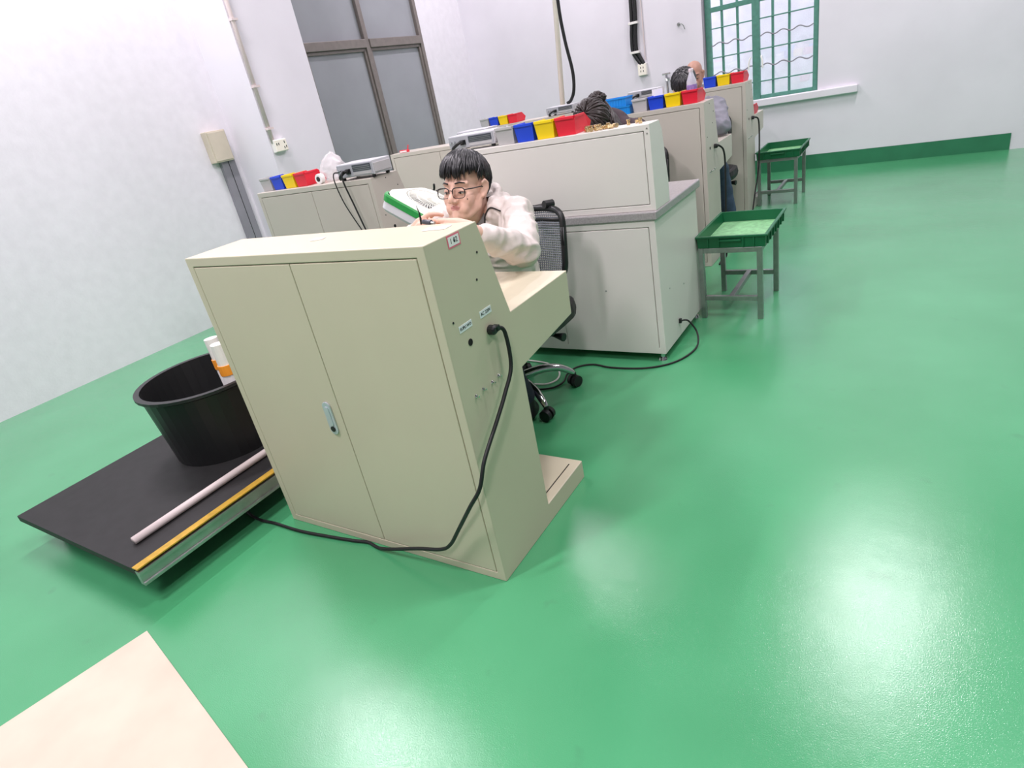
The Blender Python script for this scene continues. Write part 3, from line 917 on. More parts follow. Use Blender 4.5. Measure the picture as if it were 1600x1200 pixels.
# white pipe and black cable rising from the rear left console
t = thing('white_pipe', 'thin ivory conduit pole rising from the rear left console to the ceiling', 'pipe', (-1.968, 4.625, 0.747))
b = new_bm(); tube(b, [(0, 0, 0), (0.281, 0, CEIL - 0.747)], 0.023, 12); obj('pole', b, M_PVC, t, smooth=True)
b = new_bm(); cyl(b, (0, 0, 0), (0, 0, 0.012), 0.035, n=16); obj('pole_foot', b, M_PVC, t)
b = new_bm(); tube(b, spline([(-1.66, 4.30, CEIL), (-1.665, 4.3, 2.6), (-1.69, 4.30, 1.9), (-1.685, 4.32, 1.6), (-1.66, 4.34, 1.35), (-1.67, 4.34, 1.2), (-1.72, 4.36, 1.12), (-1.76, 4.36, 1.1)], 8), 0.014, 10)
tag(obj('hanging_cable', b, M_RUBBER, smooth=True), 'thick black cable hanging from the ceiling beside the ivory pole', 'cable')

# ------------------------------------------------------------------ stools and trays
def make_stool(loc, label, w=0.315, l=0.45, h=0.385):
    t = thing('metal_stool', label, 'stool', loc, 'square tube steel stools')
    s = 0.026
    for (x, y) in ((0, 0), (w - s, 0), (w - s, l - s), (0, l - s)):
        b = new_bm(); box(b, x, x + s, y, y + s, 0, h); obj('leg', b, M_STEEL, t, bevel=0.002)
    z = h - s
    for (x0, x1, y0, y1) in ((s, w - s, 0, s), (s, w - s, l - s, l), (0, s, s, l - s), (w - s, w, s, l - s)):
        b = new_bm(); box(b, x0, x1, y0 + 0.0005, y1 - 0.0005, z, h); obj('top_rail', b, M_STEEL, t, bevel=0.002)
    for (x0, x1, y0, y1) in ((s, w - s, 0.003, s - 0.003), (s, w - s, l - s + 0.003, l - 0.003), (w / 2 - 0.013, w / 2 + 0.013, s - 0.003, l - s + 0.003)):
        b = new_bm(); box(b, x0, x1, y0, y1, 0.10, 0.126); obj('stretcher', b, M_STEEL, t, bevel=0.002)
    return t
def make_tray(loc, label, w=0.345, l=0.52, h=0.062):
    t = thing('plastic_tray', label, 'tray', loc, 'green trays on the stools')
    b = new_bm()
    k = 0.012
    def rect(i, z, bot=0.0):
        return [Vector((i + bot, i + bot, z)), Vector((w - i - bot, i + bot, z)), Vector((w - i - bot, l - i - bot, z)), Vector((i + bot, l - i - bot, z))]
    ring_loft(b, [rect(0.008, 0.0), rect(0.004, h - 0.008), rect(-0.004, h - 0.008), rect(-0.004, h), rect(0.010, h), rect(0.016, 0.006)])
    # ribs
    for x in (0.06, 0.115, 0.235, 0.285):
        box(b, x - 0.003, x + 0.003, -0.001, 0.008, 0.004, h - 0.008)
    for y in (0.05, 0.12, 0.19, 0.26, 0.33, 0.40, 0.47):
        box(b, w - 0.008, w + 0.001, y - 0.003, y + 0.003, 0.004, h - 0.008)
        box(b, -0.001, 0.008, y - 0.003, y + 0.003, 0.004, h - 0.008)
    obj('shell', b, M_TRAY, t)
    b = new_bm(); box(b, 0.017, w - 0.017, 0.017, l - 0.017, 0.0062, 0.0085); obj('tray_floor', b, M_TRAYIN, t)['label'] = 'worn pale green tray bottom'
    b = new_bm(); box(b, 0.12, 0.225, -0.007, 0.006, 0.034, 0.043); obj('handle', b, M_TRAY, t, bevel=0.002)
    return t
stool = make_stool((0.0, 2.09, 0), 'nearer steel stool holding a green tray beside the worktop cabinet')
st2 = copy_tree(stool); st2.location = (-0.228, 4.66, 0); st2['label'] = 'farther steel stool holding a green tray below the window'
tray = make_tray((-0.008, 2.085, 0.3855), 'green plastic tray with a worn bottom on the nearer stool')
tr2 = copy_tree(tray); tr2.location = (-0.234, 4.64, 0.3855); tr2.children[1].material_slots[0].link = 'OBJECT'
tr2.children[1].material_slots[0].material = M_TRAY
if 'label' in tr2.children[1]: del tr2.children[1]['label']
tr2['label'] = 'green plastic tray on the farther stool below the window'

# ------------------------------------------------------------------ left platform with its load
def prism_y(bm, prof, y0, y1):
    ring_loft(bm, [[Vector((x, y0, z)) for x, z in prof], [Vector((x, y1, z)) for x, z in prof]])
plat = thing('platform_trolley', 'low black platform with an aluminium edge at the left of the foreground console', 'platform', (-1.5, 0.35, 0))
b = new_bm(); box(b, -0.5, 0.40, -0.85, 0.65, 0.125, 0.15); obj('deck', b, M_DECK, plat)
b = new_bm(); prism_y(b, [(0.40, 0.088), (0.427, 0.088), (0.427, 0.098), (0.42, 0.099), (0.42, 0.131), (0.427, 0.132), (0.427, 0.142), (0.40, 0.142)], -0.85, 0.65); obj('edge_profile', b, M_ALU, plat)
b = new_bm(); box(b, 0.392, 0.424, -0.85, 0.65, 0.1505, 0.155); obj('edge_strip', b, M_GOLD, plat)
for (x, y) in ((-0.42, -0.75), (0.1, -0.75), (-0.42, 0.55), (0.1, 0.55)):
    b = new_bm(); box(b, x - 0.03, x + 0.03, y - 0.03, y + 0.03, 0.05, 0.125); cyl(b, (x - 0.02, y, 0.03), (x + 0.02, y, 0.03), 0.03, n=18); obj('caster', b, M_BLACK, plat)
b = new_bm(); tube(b, [(-1.235, -0.42, 0.165), (-1.235, 0.45, 0.165)], 0.0145, 12)
tag(obj('white_tube', b, M_PINK, smooth=True), 'white tube lying on the black platform', 'tube')
b = new_bm()
lathe(b, [(0.235, 0.0), (0.265, 0.30), (0.285, 0.31), (0.285, 0.322), (0.262, 0.322), (0.232, 0.012)], 40)
tag(obj('black_tub', b, M_BLACK, loc=(-1.56, 0.22, 0.1505), smooth=False), 'round black tub on the platform left of the foreground console', 'tub')
def roll(x, y, tx, label):
    t = thing('paper_roll', label, 'roll', (x, y, 0.1635))
    b = new_bm(); tube(b, [(0, 0, 0), (tx, 0, 0.36)], 0.028, 16); obj('roll', b, M_PAPER, t, smooth=False)
    b = new_bm(); tube(b, [(tx * 0.93, 0, 0.33), (tx * 1.0, 0, 0.36), (tx * 1.02, 0, 0.372)], 0.031, 16); obj('tape_band', b, M_ORANGE, t)
    b = new_bm(); tube(b, [(tx * 1.02, 0, 0.372), (tx * 1.2, 0, 0.46)], 0.027, 16); obj('roll_end', b, M_WHITE, t)
roll(-1.362, 0.20, 0.012, 'white roll banded with orange tape standing in the black tub, nearer the console')
roll(-1.44, 0.245, -0.015, 'white roll banded with orange tape standing in the black tub, farther from the console')
b = new_bm(); box(b, -0.42, 0.42, -0.27, 0.25, 0, 0.006)
o = obj('cardboard_sheet', b, M_CARD, loc=(-0.63, -0.915, 0.0005), bevel=0.001); o.rotation_euler = (0, 0, radians(-12))
tag(o, 'beige cardboard sheet lying on the green floor at the lower left', 'cardboard')

# ------------------------------------------------------------------ box fan on a stand
fan = thing('box_fan', 'white and green box fan tilted back on a black stand behind the young worker', 'fan', (-0.965, 1.27, 0))
ex = Vector((0.87, 0.0, -0.49)).normalized()
ey = Vector((-0.3, 0.95, -0.05)); ey = (ey - ex * ey.dot(ex)).normalized()
en = ex.cross(ey).normalized()
FM = Matrix(((ex.x, ey.x, en.x, 0.0), (ex.y, ey.y, en.y, 0.0), (ex.z, ey.z, en.z, 0.885), (0, 0, 0, 1)))
def fpart(name, b, m, par=None, **k):
    b.transform(FM)
    return obj(name, b, m, par or fan, **k)
def rsq(h, z, r=0.04, n=6):
    pts = []
    for (sx, sy, a0) in ((1, 1, 0), (-1, 1, 90), (-1, -1, 180), (1, -1, 270)):
        for k in range(n + 1):
            a = radians(a0 + 90 * k / n)
            pts.append(Vector((sx * (h - r) + r * cos(a), sy * (h - r) + r * sin(a), z)))
    return pts
b = new_bm(); ring_loft(b, [rsq(0.172, -0.092), rsq(0.182, -0.08), rsq(0.182, -0.046)]); fpart('rear_shell', b, M_FANGREY)
b = new_bm(); ring_loft(b, [rsq(0.185, -0.046), rsq(0.187, -0.02), rsq(0.184, -0.012), rsq(0.176, -0.012), rsq(0.176, -0.045)]); fpart('green_band', b, M_FANG)['label'] = 'green band round the fan'
b = new_bm()
# front cover with round opening
n = 56
o_out = []; o_in = []
H_ = 0.182
for k in range(n):
    a = 2 * pi * k / n
    c_, s_ = cos(a), sin(a)
    q = H_ / max(abs(c_), abs(s_))
    q = min(q, H_ * 1.24)
    o_out.append(Vector((q * c_, q * s_, -0.012)))
    o_in.append(Vector((0.15 * c_, 0.15 * s_, 0.006)))
o_mid = [Vector((v.x * 0.97, v.y * 0.97, 0.0)) for v in o_out]
o_dn = [Vector((v.x * 0.985, v.y * 0.985, -0.02)) for v in o_in]
ring_loft(b, [o_out, o_mid, o_in, o_dn], cap=False)
fpart('front_cover', b, M_FANW)
b = new_bm(); cyl(b, (0, 0, -0.025), (0, 0, -0.021), 0.15, n=40); fpart('blade_well', b, M_DISP)
b = new_bm()
for k in range(5):
    a0 = 2 * pi * k / 5
    pa = []; pb = []
    for i in range(7):
        r = 0.03 + 0.105 * i / 6
        pa.append((r, a0 + 0.2 * i / 6, -0.012)); pb.append((r, a0 + 0.55 + 0.35 * i / 6, -0.019))
    vv = [[b.verts.new((r * cos(a), r * sin(a), z + dz)) for (r, a, z) in L_] for L_, dz in ((pa, 0.0), (pb, 0.0))]
    for i in range(6):
        b.faces.new((vv[0][i], vv[0][i + 1], vv[1][i + 1], vv[1][i]))
fpart('blades', b, M_GREYP)
b = new_bm()
for k in range(60):
    a = 2 * pi * k / 60
    pts = [(r * cos(a + (r - 0.03) * 3.2), r * sin(a + (r - 0.03) * 3.2), 0.004 + 0.008 * (1 - (r / 0.15) ** 2)) for r in (0.03, 0.07, 0.11, 0.149)]
    tube(b, pts, 0.0018, 5)
for r in (0.06, 0.1, 0.14):
    tube(b, [(r * cos(2 * pi * k / 40), r * sin(2 * pi * k / 40), 0.004 + 0.008 * (1 - (r / 0.15) ** 2)) for k in range(41)], 0.0018, 5)
fpart('grille', b, M_FANW, smooth=True)
b = new_bm(); cyl(b, (0, 0, 0.0), (0, 0, 0.017), 0.034, 0.03, 24); fpart('hub_cap', b, M_FANW)
b = new_bm(); tube(b, spline([(-0.165, 0.19, -0.03), (-0.165, 0.215, -0.01), (-0.165, 0.2, 0.02)]), 0.006, 6); fpart('carry_hook', b, M_BLACK)
b = new_bm(); cyl(b, (0, 0, -0.16), (0, 0, -0.092), 0.05, 0.075, 20); fpart('motor_housing', b, M_BLACK)
b = new_bm(); tube(b, [(-0.045, -0.02, 0.03), (-0.045, -0.02, 0.7), tuple(FM @ Vector((0, 0, -0.14)))], 0.017, 10); obj('post', b, M_BLACK, fan)
b = new_bm(); bmesh.ops.create_cone(b, cap_ends=True, segments=32, radius1=0.2, radius2=0.18, depth=0.03, matrix=Matrix.Translation((-0.045, -0.02, 0.015))); obj('base', b, M_BLACK, fan, bevel=0.004)

# ------------------------------------------------------------------ office chair
def make_chair(loc, label, rz=0.0):
    """faces -Y; origin on the floor under the gas column"""
    t = thing('office_chair', label, 'chair', loc, None, rz)
    b = new_bm(); cyl(b, (0, 0, 0.065), (0, 0, 0.15), 0.05, 0.042, 20); obj('hub', b, M_BLACK, t, bevel=0.004)
    b = new_bm(); cyl(b, (0, 0, 0.15), (0, 0, 0.27), 0.03, n=16); cyl(b, (0, 0, 0.27), (0, 0, 0.37), 0.016, n=14); obj('gas_column', b, M_BLACK, t)
    for k in range(5):
        a = radians(-32 + 72 * k)
        dr = Vector((cos(a), sin(a), 0))
        pts = spline([dr * 0.03 + Vector((0, 0, 0.112)), dr * 0.12 + Vector((0, 0, 0.125)), dr * 0.2 + Vector((0, 0, 0.115)), dr * 0.255 + Vector((0, 0, 0.085)), dr * 0.275 + Vector((0, 0, 0.064))], 5)
        b = new_bm(); tube(b, pts, [0.024 - 0.012 * i / (len(pts) - 1) for i in range(len(pts))], 12)
        lg = obj('base_leg', b, M_CHROME, t, smooth=True)
        side = Vector((-sin(a + 0.5), cos(a + 0.5), 0))
        b = new_bm()
        c = dr * 0.275 + Vector((0, 0, 0.0285))
        for s in (-1, 1):
            cyl(b, c + side * s * 0.006, c + side * s * 0.026, 0.028, 0.026, 18)
        cyl(b, c - side * 0.006, c + side * 0.006, 0.012, n=10)
        cyl(b, c + Vector((0, 0, 0.02)), c + Vector((0, 0, 0.04)), 0.012, n=10)
        obj('caster', b, M_BLACK, lg, smooth=False)
    b = new_bm(); box(b, -0.12, 0.12, -0.12, 0.14, 0.335, 0.372); tube(b, [(0.1, 0.02, 0.355), (0.26, -0.02, 0.345), (0.31, -0.03, 0.342)], [0.008, 0.009, 0.02], 8); obj('tilt_mechanism', b, M_BLACK, t, bevel=0.004)
    b = new_bm()
    rings = []
    for (q, z) in ((0.90, 0.37), (0.98, 0.38), (1.0, 0.41), (0.98, 0.442), (0.9, 0.452)):
        pts = []
        for k in range(32):
            a = 2 * pi * k / 32
            ca, sa = cos(a), sin(a)
            sx = math.copysign(abs(ca) ** 0.55, ca) * 0.31 * q
            sy = math.copysign(abs(sa) ** 0.55, sa) * 0.235 * q
            pts.append(Vector((sx, sy - 0.0, z)))
        rings.append(pts)
    ring_loft(b, rings)
    obj('seat', b, M_RUBBER, t, smooth=False)
    # backrest
    def back(x, z):
        return Vector((x, 0.245 + 0.05 * (z - 0.5) / 0.32 + 0.05 * (1 - (x / 0.23) ** 2) - 0.02, z))
    b = new_bm()
    path = []
    for k in range(48):
        a = 2 * pi * k / 48
        ca, sa = cos(a), sin(a)
        x = math.copysign(abs(ca) ** 0.35, ca) * (0.222 + 0.01 * sa)
        z = 0.655 + math.copysign(abs(sa) ** 0.35, sa) * 0.155
        path.append(back(x, z))
    path.append(path[0]); path.append(path[1])
    tube(b, path, 0.0145, 8, cap=True)
    obj('back_frame', b, M_BLACK, t, smooth=True)
    b = new_bm()
    for i in range(37):
        x = -0.208 + 0.416 * i / 36
        tube(b, [back(x, 0.51), back(x, 0.61), back(x, 0.71), back(x, 0.80)], 0.0021, 4)
    for i in range(29):
        z = 0.51 + 0.29 * i / 28
        tube(b, [back(x, z) for x in (-0.21, -0.1, 0, 0.1, 0.21)], 0.0021, 4)
    obj('mesh_panel', b, M_MESHF, t)
    b = new_bm(); tube(b, [back(x, 0.76) + Vector((0, 0.008, 0)) for x in (-0.215, -0.1, 0, 0.1, 0.215)], 0.011, 8); obj('cross_bar', b, M_BLACK, t, smooth=True)
    b = new_bm(); tube(b, spline([(0, 0.1, 0.37), (0, 0.27, 0.36), (0, 0.36, 0.42), (0, 0.345, 0.6), (0, 0.355, 0.8), (0, 0.36, 0.825)], 6), 0.018, 8)
    obj('back_spine', b, M_BLACK, t, smooth=True)
    b = new_bm(); cyl(b, (0.135, 0.285, 0.828), (0.155, 0.325, 0.822), 0.017, 0.019, 14); tube(b, [(0, 0.355, 0.80), (0.07, 0.345, 0.81), (0.15, 0.32, 0.822)], 0.010, 8); obj('headrest_bracket', b, M_BLACK, t)
    return t
chair = make_chair((-0.565, 1.045, 0), 'black mesh back office chair with a chrome base at the foreground console')
def dup_chair(loc, label, rz):
    c = copy_tree(chair); c.location = loc; c.rotation_euler = (0, 0, rz); c['label'] = label
    return c

# ------------------------------------------------------------------ people
def basis(fwd, up):
    f = Vector(fwd).normalized()
    r = f.cross(Vector(up)).normalized()
    u = r.cross(f).normalized()
    return Matrix(((r.x, f.x, u.x), (r.y, f.y, u.y), (r.z, f.z, u.z)))

def head_prims(b, o, R, s, face=True):
    P = lambda x, y, z: o + R @ (Vector((x, y, z)) * s)
    def E(c, r, rot=None):
        m = R if rot is None else R @ rot
        ell(b, P(*c), (r[0] * s, r[1] * s, r[2] * s), m)
    def CH(pts, rs):
        chain(b, [P(*p) for p in pts], [r * s for r in rs])
    E((0, -0.012, 0.045), (0.074, 0.094, 0.084))
    E((0, 0.022, 0.0), (0.066, 0.066, 0.085))
    E((0, 0.03, -0.045), (0.056, 0.052, 0.065))
    for sx in (-1, 1):
        CH([(sx * 0.062, 0.0, -0.02), (sx * 0.056, 0.012, -0.06), (sx * 0.034, 0.05, -0.086), (0, 0.066, -0.091)], [0.016, 0.018, 0.02, 0.019])
        E((sx * 0.036, 0.05, -0.03), (0.029, 0.029, 0.038))
        E((sx * 0.03, 0.062, -0.06), (0.022, 0.022, 0.03))
        if face:
            CH([(sx * 0.046, 0.062, 0.028), (sx * 0.03, 0.074, 0.031), (sx * 0.01, 0.079, 0.027)], [0.011, 0.0125, 0.012])
            E((sx * 0.031, 0.0745, 0.003), (0.018, 0.0105, 0.012))
            E((sx * 0.0125, 0.096, -0.034), (0.0095, 0.012, 0.009))
            CH([(0, 0.084, -0.0545), (sx * 0.012, 0.083, -0.055), (sx * 0.023, 0.0755, -0.058)], [0.0065, 0.0062, 0.0035])
            CH([(0, 0.082, -0.0655), (sx * 0.01, 0.0805, -0.065), (sx * 0.021, 0.0745, -0.061)], [0.0072, 0.0068, 0.0035])
        # ear
        rot = Matrix.Rotation(sx * 0.35, 3, 'Z')
        E((sx * 0.079, -0.006, 0.0), (0.009, 0.02, 0.033), rot)
        CH([(sx * 0.083, 0.004, -0.024), (sx * 0.09, -0.02, 0.002), (sx * 0.091, -0.02, 0.022), (sx * 0.088, -0.006, 0.034), (sx * 0.083, 0.01, 0.024)], [0.0065, 0.0065, 0.0065, 0.0065, 0.006])
    if face:
        CH([(0, 0.082, 0.022), (0, 0.094, 0.0), (0, 0.108, -0.024), (0, 0.106, -0.031)], [0.0085, 0.009, 0.0115, 0.0115])
        CH([(0, 0.075, -0.075), (0, 0.076, -0.09), (0, 0.067, -0.096)], [0.016, 0.018, 0.018])
        E((0, 0.073, -0.062), (0.034, 0.014, 0.022))
        for sx in (-1, 1):
            E((sx * 0.042, 0.028, -0.056), (0.02, 0.032, 0.034))
    E((0, -0.05, -0.005), (0.055, 0.05, 0.06))

def hand_prims(b, wrist, d, n, tdir, spread=1.0, curls=(0.35, 0.55, 0.4), s=1.0, thumb=(0.7, 0.55, 0.45), per=None):
    d = Vector(d).normalized()
    n = Vector(n); n = (n - d * n.dot(d)).normalized()
    t = Vector(tdir); t = (t - d * t.dot(d) - n * t.dot(n)).normalized()
    w = Vector(wrist)
    # palm: fan of capsules
    offs = [0.029, 0.0095, -0.0105, -0.029]
    lens = [(0.042, 0.025, 0.02), (0.046, 0.029, 0.021), (0.043, 0.027, 0.02), (0.034, 0.02, 0.018)]
    rad = [0.0092, 0.0095, 0.009, 0.0078]
    base = []
    for k in range(4):
        bp = w + d * (0.088 - 0.004 * abs(k - 1.2)) * s + t * offs[k] * s
        base.append(bp)
        chain(b, [w + t * offs[k] * 0.55 * s, w + d * 0.045 * s + t * offs[k] * 0.9 * s, bp], [0.0165 * s, 0.0145 * s, 0.0105 * s])
    for k in range(4):
        c = per[k] if per else curls
        dd = (d + t * (0.10 * spread * (1.3 - k))).normalized()
        axis_n = n
        p = base[k]
        pts = [p]
        ang = 0.0
        for L, a in zip(lens[k], c):
            ang += a
            v = dd * cos(ang) + axis_n * sin(ang)
            p = p + v * L * s
            pts.append(p)
        chain(b, pts, [rad[k] * s, rad[k] * 0.95 * s, rad[k] * 0.88 * s, rad[k] * 0.78 * s])
    # thumb leaves the side of the palm
    p0 = w + d * 0.022 * s + t * 0.02 * s + n * 0.004 * s
    td = (d * thumb[0] + t * thumb[1] + n * thumb[2]).normalized()
    td2 = (td + d * 0.35 - t * 0.25 + n * 0.1).normalized()
    p1 = p0 + td * 0.042 * s
    p2 = p1 + (td * 0.7 + td2 * 0.3).normalized() * 0.034 * s
    p3 = p2 + td2 * 0.026 * s
    chain(b, [p0, p1, p2, p3], [0.0155 * s, 0.0125 * s, 0.0105 * s, 0.009 * s])
    return base

def torso_secs(A, scale=1.0, pad=0.0):
    out = []
    for (c, rx, ry, ax) in A:
        ax = Vector(ax).normalized()
        u = Vector((1, 0, 0)); u = (u - ax * u.dot(ax)).normalized()
        v = ax.cross(u).normalized()
        out.append((Vector(c), u * (rx * scale + pad), v * (ry * scale + pad)))
    return out

def hair_obj(parent, base, o, R, s, m, end_angle, nlock=420, lift=0.006, width=0.0075, seed=3, tilt=-0.25, radii=(0.0795, 0.1, 0.093), cz=0.042, curl=0.0, jit=0.1):
    rnd = random.Random(seed)
    b = new_bm()
    ax = Vector((0, tilt, 1)).normalized()           # crown whorl in head space
    bx = Vector((1, 0, 0))
    by = ax.cross(bx).normalized()                   # forward-ish
    def dirv(th, ph):
        return ax * cos(th) + (bx * sin(ph) + by * cos(ph)) * sin(th)
    def pt(dv, k):
        c = Vector((0, -0.01, cz))
        return o + R @ ((c + Vector((dv.x * radii[0] * k, dv.y * radii[1] * k, dv.z * radii[2] * k))) * s) - base
    # scalp shell
    NP, NT = 48, 14
    rows = []
    for layer, k in ((0, 1.0), (1, 0.9)):
        g = []
        for i in range(NT + 1):
            g.append([b.verts.new(pt(dirv(max(0.02, end_angle(2 * pi * j / NP) * 0.96 * i / NT), 2 * pi * j / NP), k)) for j in range(NP)])
        rows.append(g)
    for g in rows:
        for i in range(NT):
            for j in range(NP):
                q = (j + 1) % NP
                b.faces.new((g[i][j], g[i][q], g[i + 1][q], g[i + 1][j]))
        b.faces.new([g[0][j] for j in range(NP)])
    for j in range(NP):
        q = (j + 1) % NP
        b.faces.new((rows[0][NT][j], rows[0][NT][q], rows[1][NT][q], rows[1][NT][j]))
    for i in range(nlock):
        ph = rnd.uniform(0, 2 * pi)
        e = end_angle(ph) * rnd.uniform(1 - jit, 1.0 + jit * 0.8)
        t0 = rnd.uniform(0.0, 0.62) * e
        ns = 6
        kk = 1.0 + rnd.uniform(0.0, 1.0) * lift / 0.09
        sw = rnd.uniform(-0.22, 0.22)
        pts = []; rs = []
        for q in range(ns + 1):
            f = q / ns
            th = t0 + (max(e, t0 + 0.3) - t0) * f
            k2 = kk + 0.05 * sin(pi * f) * rnd.uniform(0.6, 1) + (curl * f * f)
            pts.append(pt(dirv(th, ph + sw * f), k2))
            rs.append(width * s * (0.55 + 0.6 * sin(pi * min(f * 0.8 + 0.15, 1)) ) * (1.0 if q < ns else 0.15))
        tube(b, pts, rs, 5)
    return obj('hair', b, m, parent, smooth=True)

def make_person(P):
    base = Vector(P['loc'])
    t = thing('person', P['label'], 'person', base)
    o = Vector(P['head']); R = basis(P['face'], P['up']); s = P.get('hs', 0.95)
    vox = P.get('voxel', 0.006)
    b = new_bm()
    head_prims(b, o, R, s)
    nb = Vector(P['neck'])
    chain(b, [o + R @ (Vector((0, -0.03, -0.045)) * s), o + R @ (Vector((0, -0.028, -0.09)) * s), nb], [0.052 * s, 0.05 * s, 0.06 * s])
    T = P['torso']
    section_loft(b, torso_secs(T, 0.86))
    for side in ('L', 'R'):
        a = P['arm' + side]
        chain(b, [a['sh'], a['el'], a['wr']], [0.047, 0.036, 0.025])
        chain(b, [a['sh'], nb + (Vector(a['sh']) - nb) * 0.4 - Vector((0, 0, 0.02))], [0.046, 0.042])
        hand_prims(b, a['wr'], a['d'], a['n'], a['t'], curls=a.get('c', (0.35, 0.55, 0.4)), thumb=a.get('th', (0.7, 0.55, 0.45)), per=a.get('per'), s=a.get('s', 1.0))
        l = P['leg' + side]
        chain(b, [l['hip'], l['kn'], l['an']], [0.07, 0.05, 0.036])
    bm2 = remesh(b, vox, P.get('smooth', 5), 0.6)
    bmesh.ops.translate(bm2, verts=bm2.verts, vec=-base)
    obj('body', bm2, P.get('skin', M_SKIN), t, smooth=True)
    if P.get('lips'):
        b = new_bm()
        Q = lambda x, y, z: o + R @ (Vector((x, y, z)) * s) - base
        for sx in (-1, 1):
            chain(b, [Q(0, 0.0865, -0.0565), Q(sx * 0.007, 0.0872, -0.0550), Q(sx * 0.016, 0.0842, -0.0572), Q(sx * 0.027, 0.0755, -0.0605)], [0.0042, 0.0045, 0.0038, 0.0016])
            chain(b, [Q(0, 0.0845, -0.0645), Q(sx * 0.009, 0.0838, -0.0645), Q(sx * 0.018, 0.0805, -0.0632), Q(sx * 0.027, 0.0745, -0.0608)], [0.0052, 0.0050, 0.0038, 0.0014])
        obj('lips', remesh(b, 0.0013, 2), M_LIP, t, smooth=True)
    # top garment
    b = new_bm()
    section_loft(b, torso_secs(T, 1.0, P.get('pad', 0.012)))
    for side in ('L', 'R'):
        a = P['arm' + side]
        sh, el, wr = Vector(a['sh']), Vector(a['el']), Vector(a['wr'])
        cuff = wr + (el - wr).normalized() * P.get('cuff', 0.035)
        k = P.get('sleeve', 1.0)
        chain(b, [sh, sh * 0.5 + el * 0.5, el, el * 0.45 + cuff * 0.55, cuff], [0.072 * k, 0.066 * k, 0.053 * k, 0.05 * k, 0.037 * k])
        chain(b, [sh, nb + (sh - nb) * 0.25 - Vector((0, 0, 0.015))], [0.066 * k, 0.056])
    if P.get('collar'):
        for (dz, kx, rr) in ((0.0, 1.0, 0.017), (0.022, 1.04, 0.013), (0.04, 1.08, 0.010)):
            pts = []
            for i in range(15):
                a = radians(-112 + 224 * i / 14)
                pts.append(nb + Vector((0.083 * kx * sin(a), 0.022 + 0.078 * kx * cos(a), dz - 0.012 + 0.026 * cos(a))))
            chain(b, pts, [rr] * len(pts))
        ell(b, nb + Vector((0.0, 0.085, -0.01)), (0.105, 0.045, 0.05))
        ell(b, nb + Vector((0.07, 0.06, 0.0)), (0.05, 0.05, 0.03))
    amp = P.get('wr', 0.006)
    def wrinkle(c):
        q = c * 9.0
        r1 = 1 - abs(noise.noise(Vector((q.x * 1.0, q.y * 1.0, q.z * 2.4)) + Vector((3, 1, 7)))) * 2
        r2 = noise.noise(c * 26 + Vector((5, 9, 2)))
        r3 = 1 - abs(noise.noise(Vector((c.x + c.z, c.y - c.z * 0.6, c.z + c.x * 0.4)) * 17)) * 2
        return amp * (0.7 * r1 + 0.3 * r2 + 0.5 * r3 - 0.3)
    bm2 = remesh(b, P.get('cvox', 0.007), 3, wrinkle=wrinkle)
    if P.get('open'):
        cx = nb.x
        dl = []
        bm2.normal_update()
        for f in bm2.faces:
            c = f.calc_center_median()
            tz = max(0.0, min(1.0, (c.z - 0.62) / 0.28))
            if c.z > 0.62 and abs(c.x - cx) < 0.012 + 0.07 * tz and c.y < nb.y + 0.012 and f.normal.y < 0.3 and c.y > nb.y - 0.17:
                dl.append(f)
        bmesh.ops.delete(bm2, geom=dl, context='FACES')
    bmesh.ops.translate(bm2, verts=bm2.verts, vec=-base)
    obj(P.get('topname', 'jacket'), bm2, P['top'], t, smooth=True)
    if P.get('open'):
        b = new_bm(); section_loft(b, torso_secs(T, 0.99, 0.0))
        bm2 = remesh(b, 0.01, 3); bmesh.ops.translate(bm2, verts=bm2.verts, vec=-base)
        obj('vest', bm2, M_SHIRT, t, smooth=True)
    # trousers and shoes
    b = new_bm()
    for side in ('L', 'R'):
        l = P['leg' + side]
        hip, kn, an = Vector(l['hip']), Vector(l['kn']), Vector(l['an'])
        chain(b, [hip, kn, kn * 0.4 + an * 0.6, an + Vector((0, 0, 0.02))], [0.092, 0.066, 0.056, 0.05])
    c = (Vector(P['legL']['hip']) + Vector(P['legR']['hip'])) / 2
    ell(b, c + Vector((0, 0.02, 0.01)), (0.185, 0.13, 0.085))
    bm2 = remesh(b, 0.01, 4, wrinkle=lambda c: 0.004 * noise.noise(c * 18))
    bmesh.ops.translate(bm2, verts=bm2.verts, vec=-base)
    obj('trousers', bm2, P['pants'], t, smooth=True)
    for side in ('L', 'R'):
        an = Vector(P['leg' + side]['an'])
        b = new_bm()
        chain(b, [Vector((an.x, an.y + 0.03, 0.045)), Vector((an.x, an.y - 0.06, 0.042)), Vector((an.x, an.y - 0.17, 0.036))], [0.042, 0.042, 0.034])
        chain(b, [Vector((an.x, an.y, 0.05)), an + Vector((0, 0, 0.01))], [0.044, 0.043])
        bm2 = remesh(b, 0.009, 3)
        for v in bm2.verts:
            if v.co.z < 0.008: v.co.z = 0.001
        bmesh.ops.translate(bm2, verts=bm2.verts, vec=-base)
        obj('shoe', bm2, M_BLACK, t, smooth=True)
    if P.get('hair'):
        h = P['hair']
        hair_obj(t, base, o, R, s, h['m'], h['end'], h.get('n', 300), h.get('lift', 0.006), h.get('w', 0.0075), h.get('seed', 3), tilt=h.get('tilt', -0.25), radii=h.get('radii', (0.0795, 0.1, 0.093)), curl=h.get('curl', 0.0), jit=h.get('jit', 0.1))
    Pt = lambda x, y, z: o + R @ (Vector((x, y, z)) * s) - base
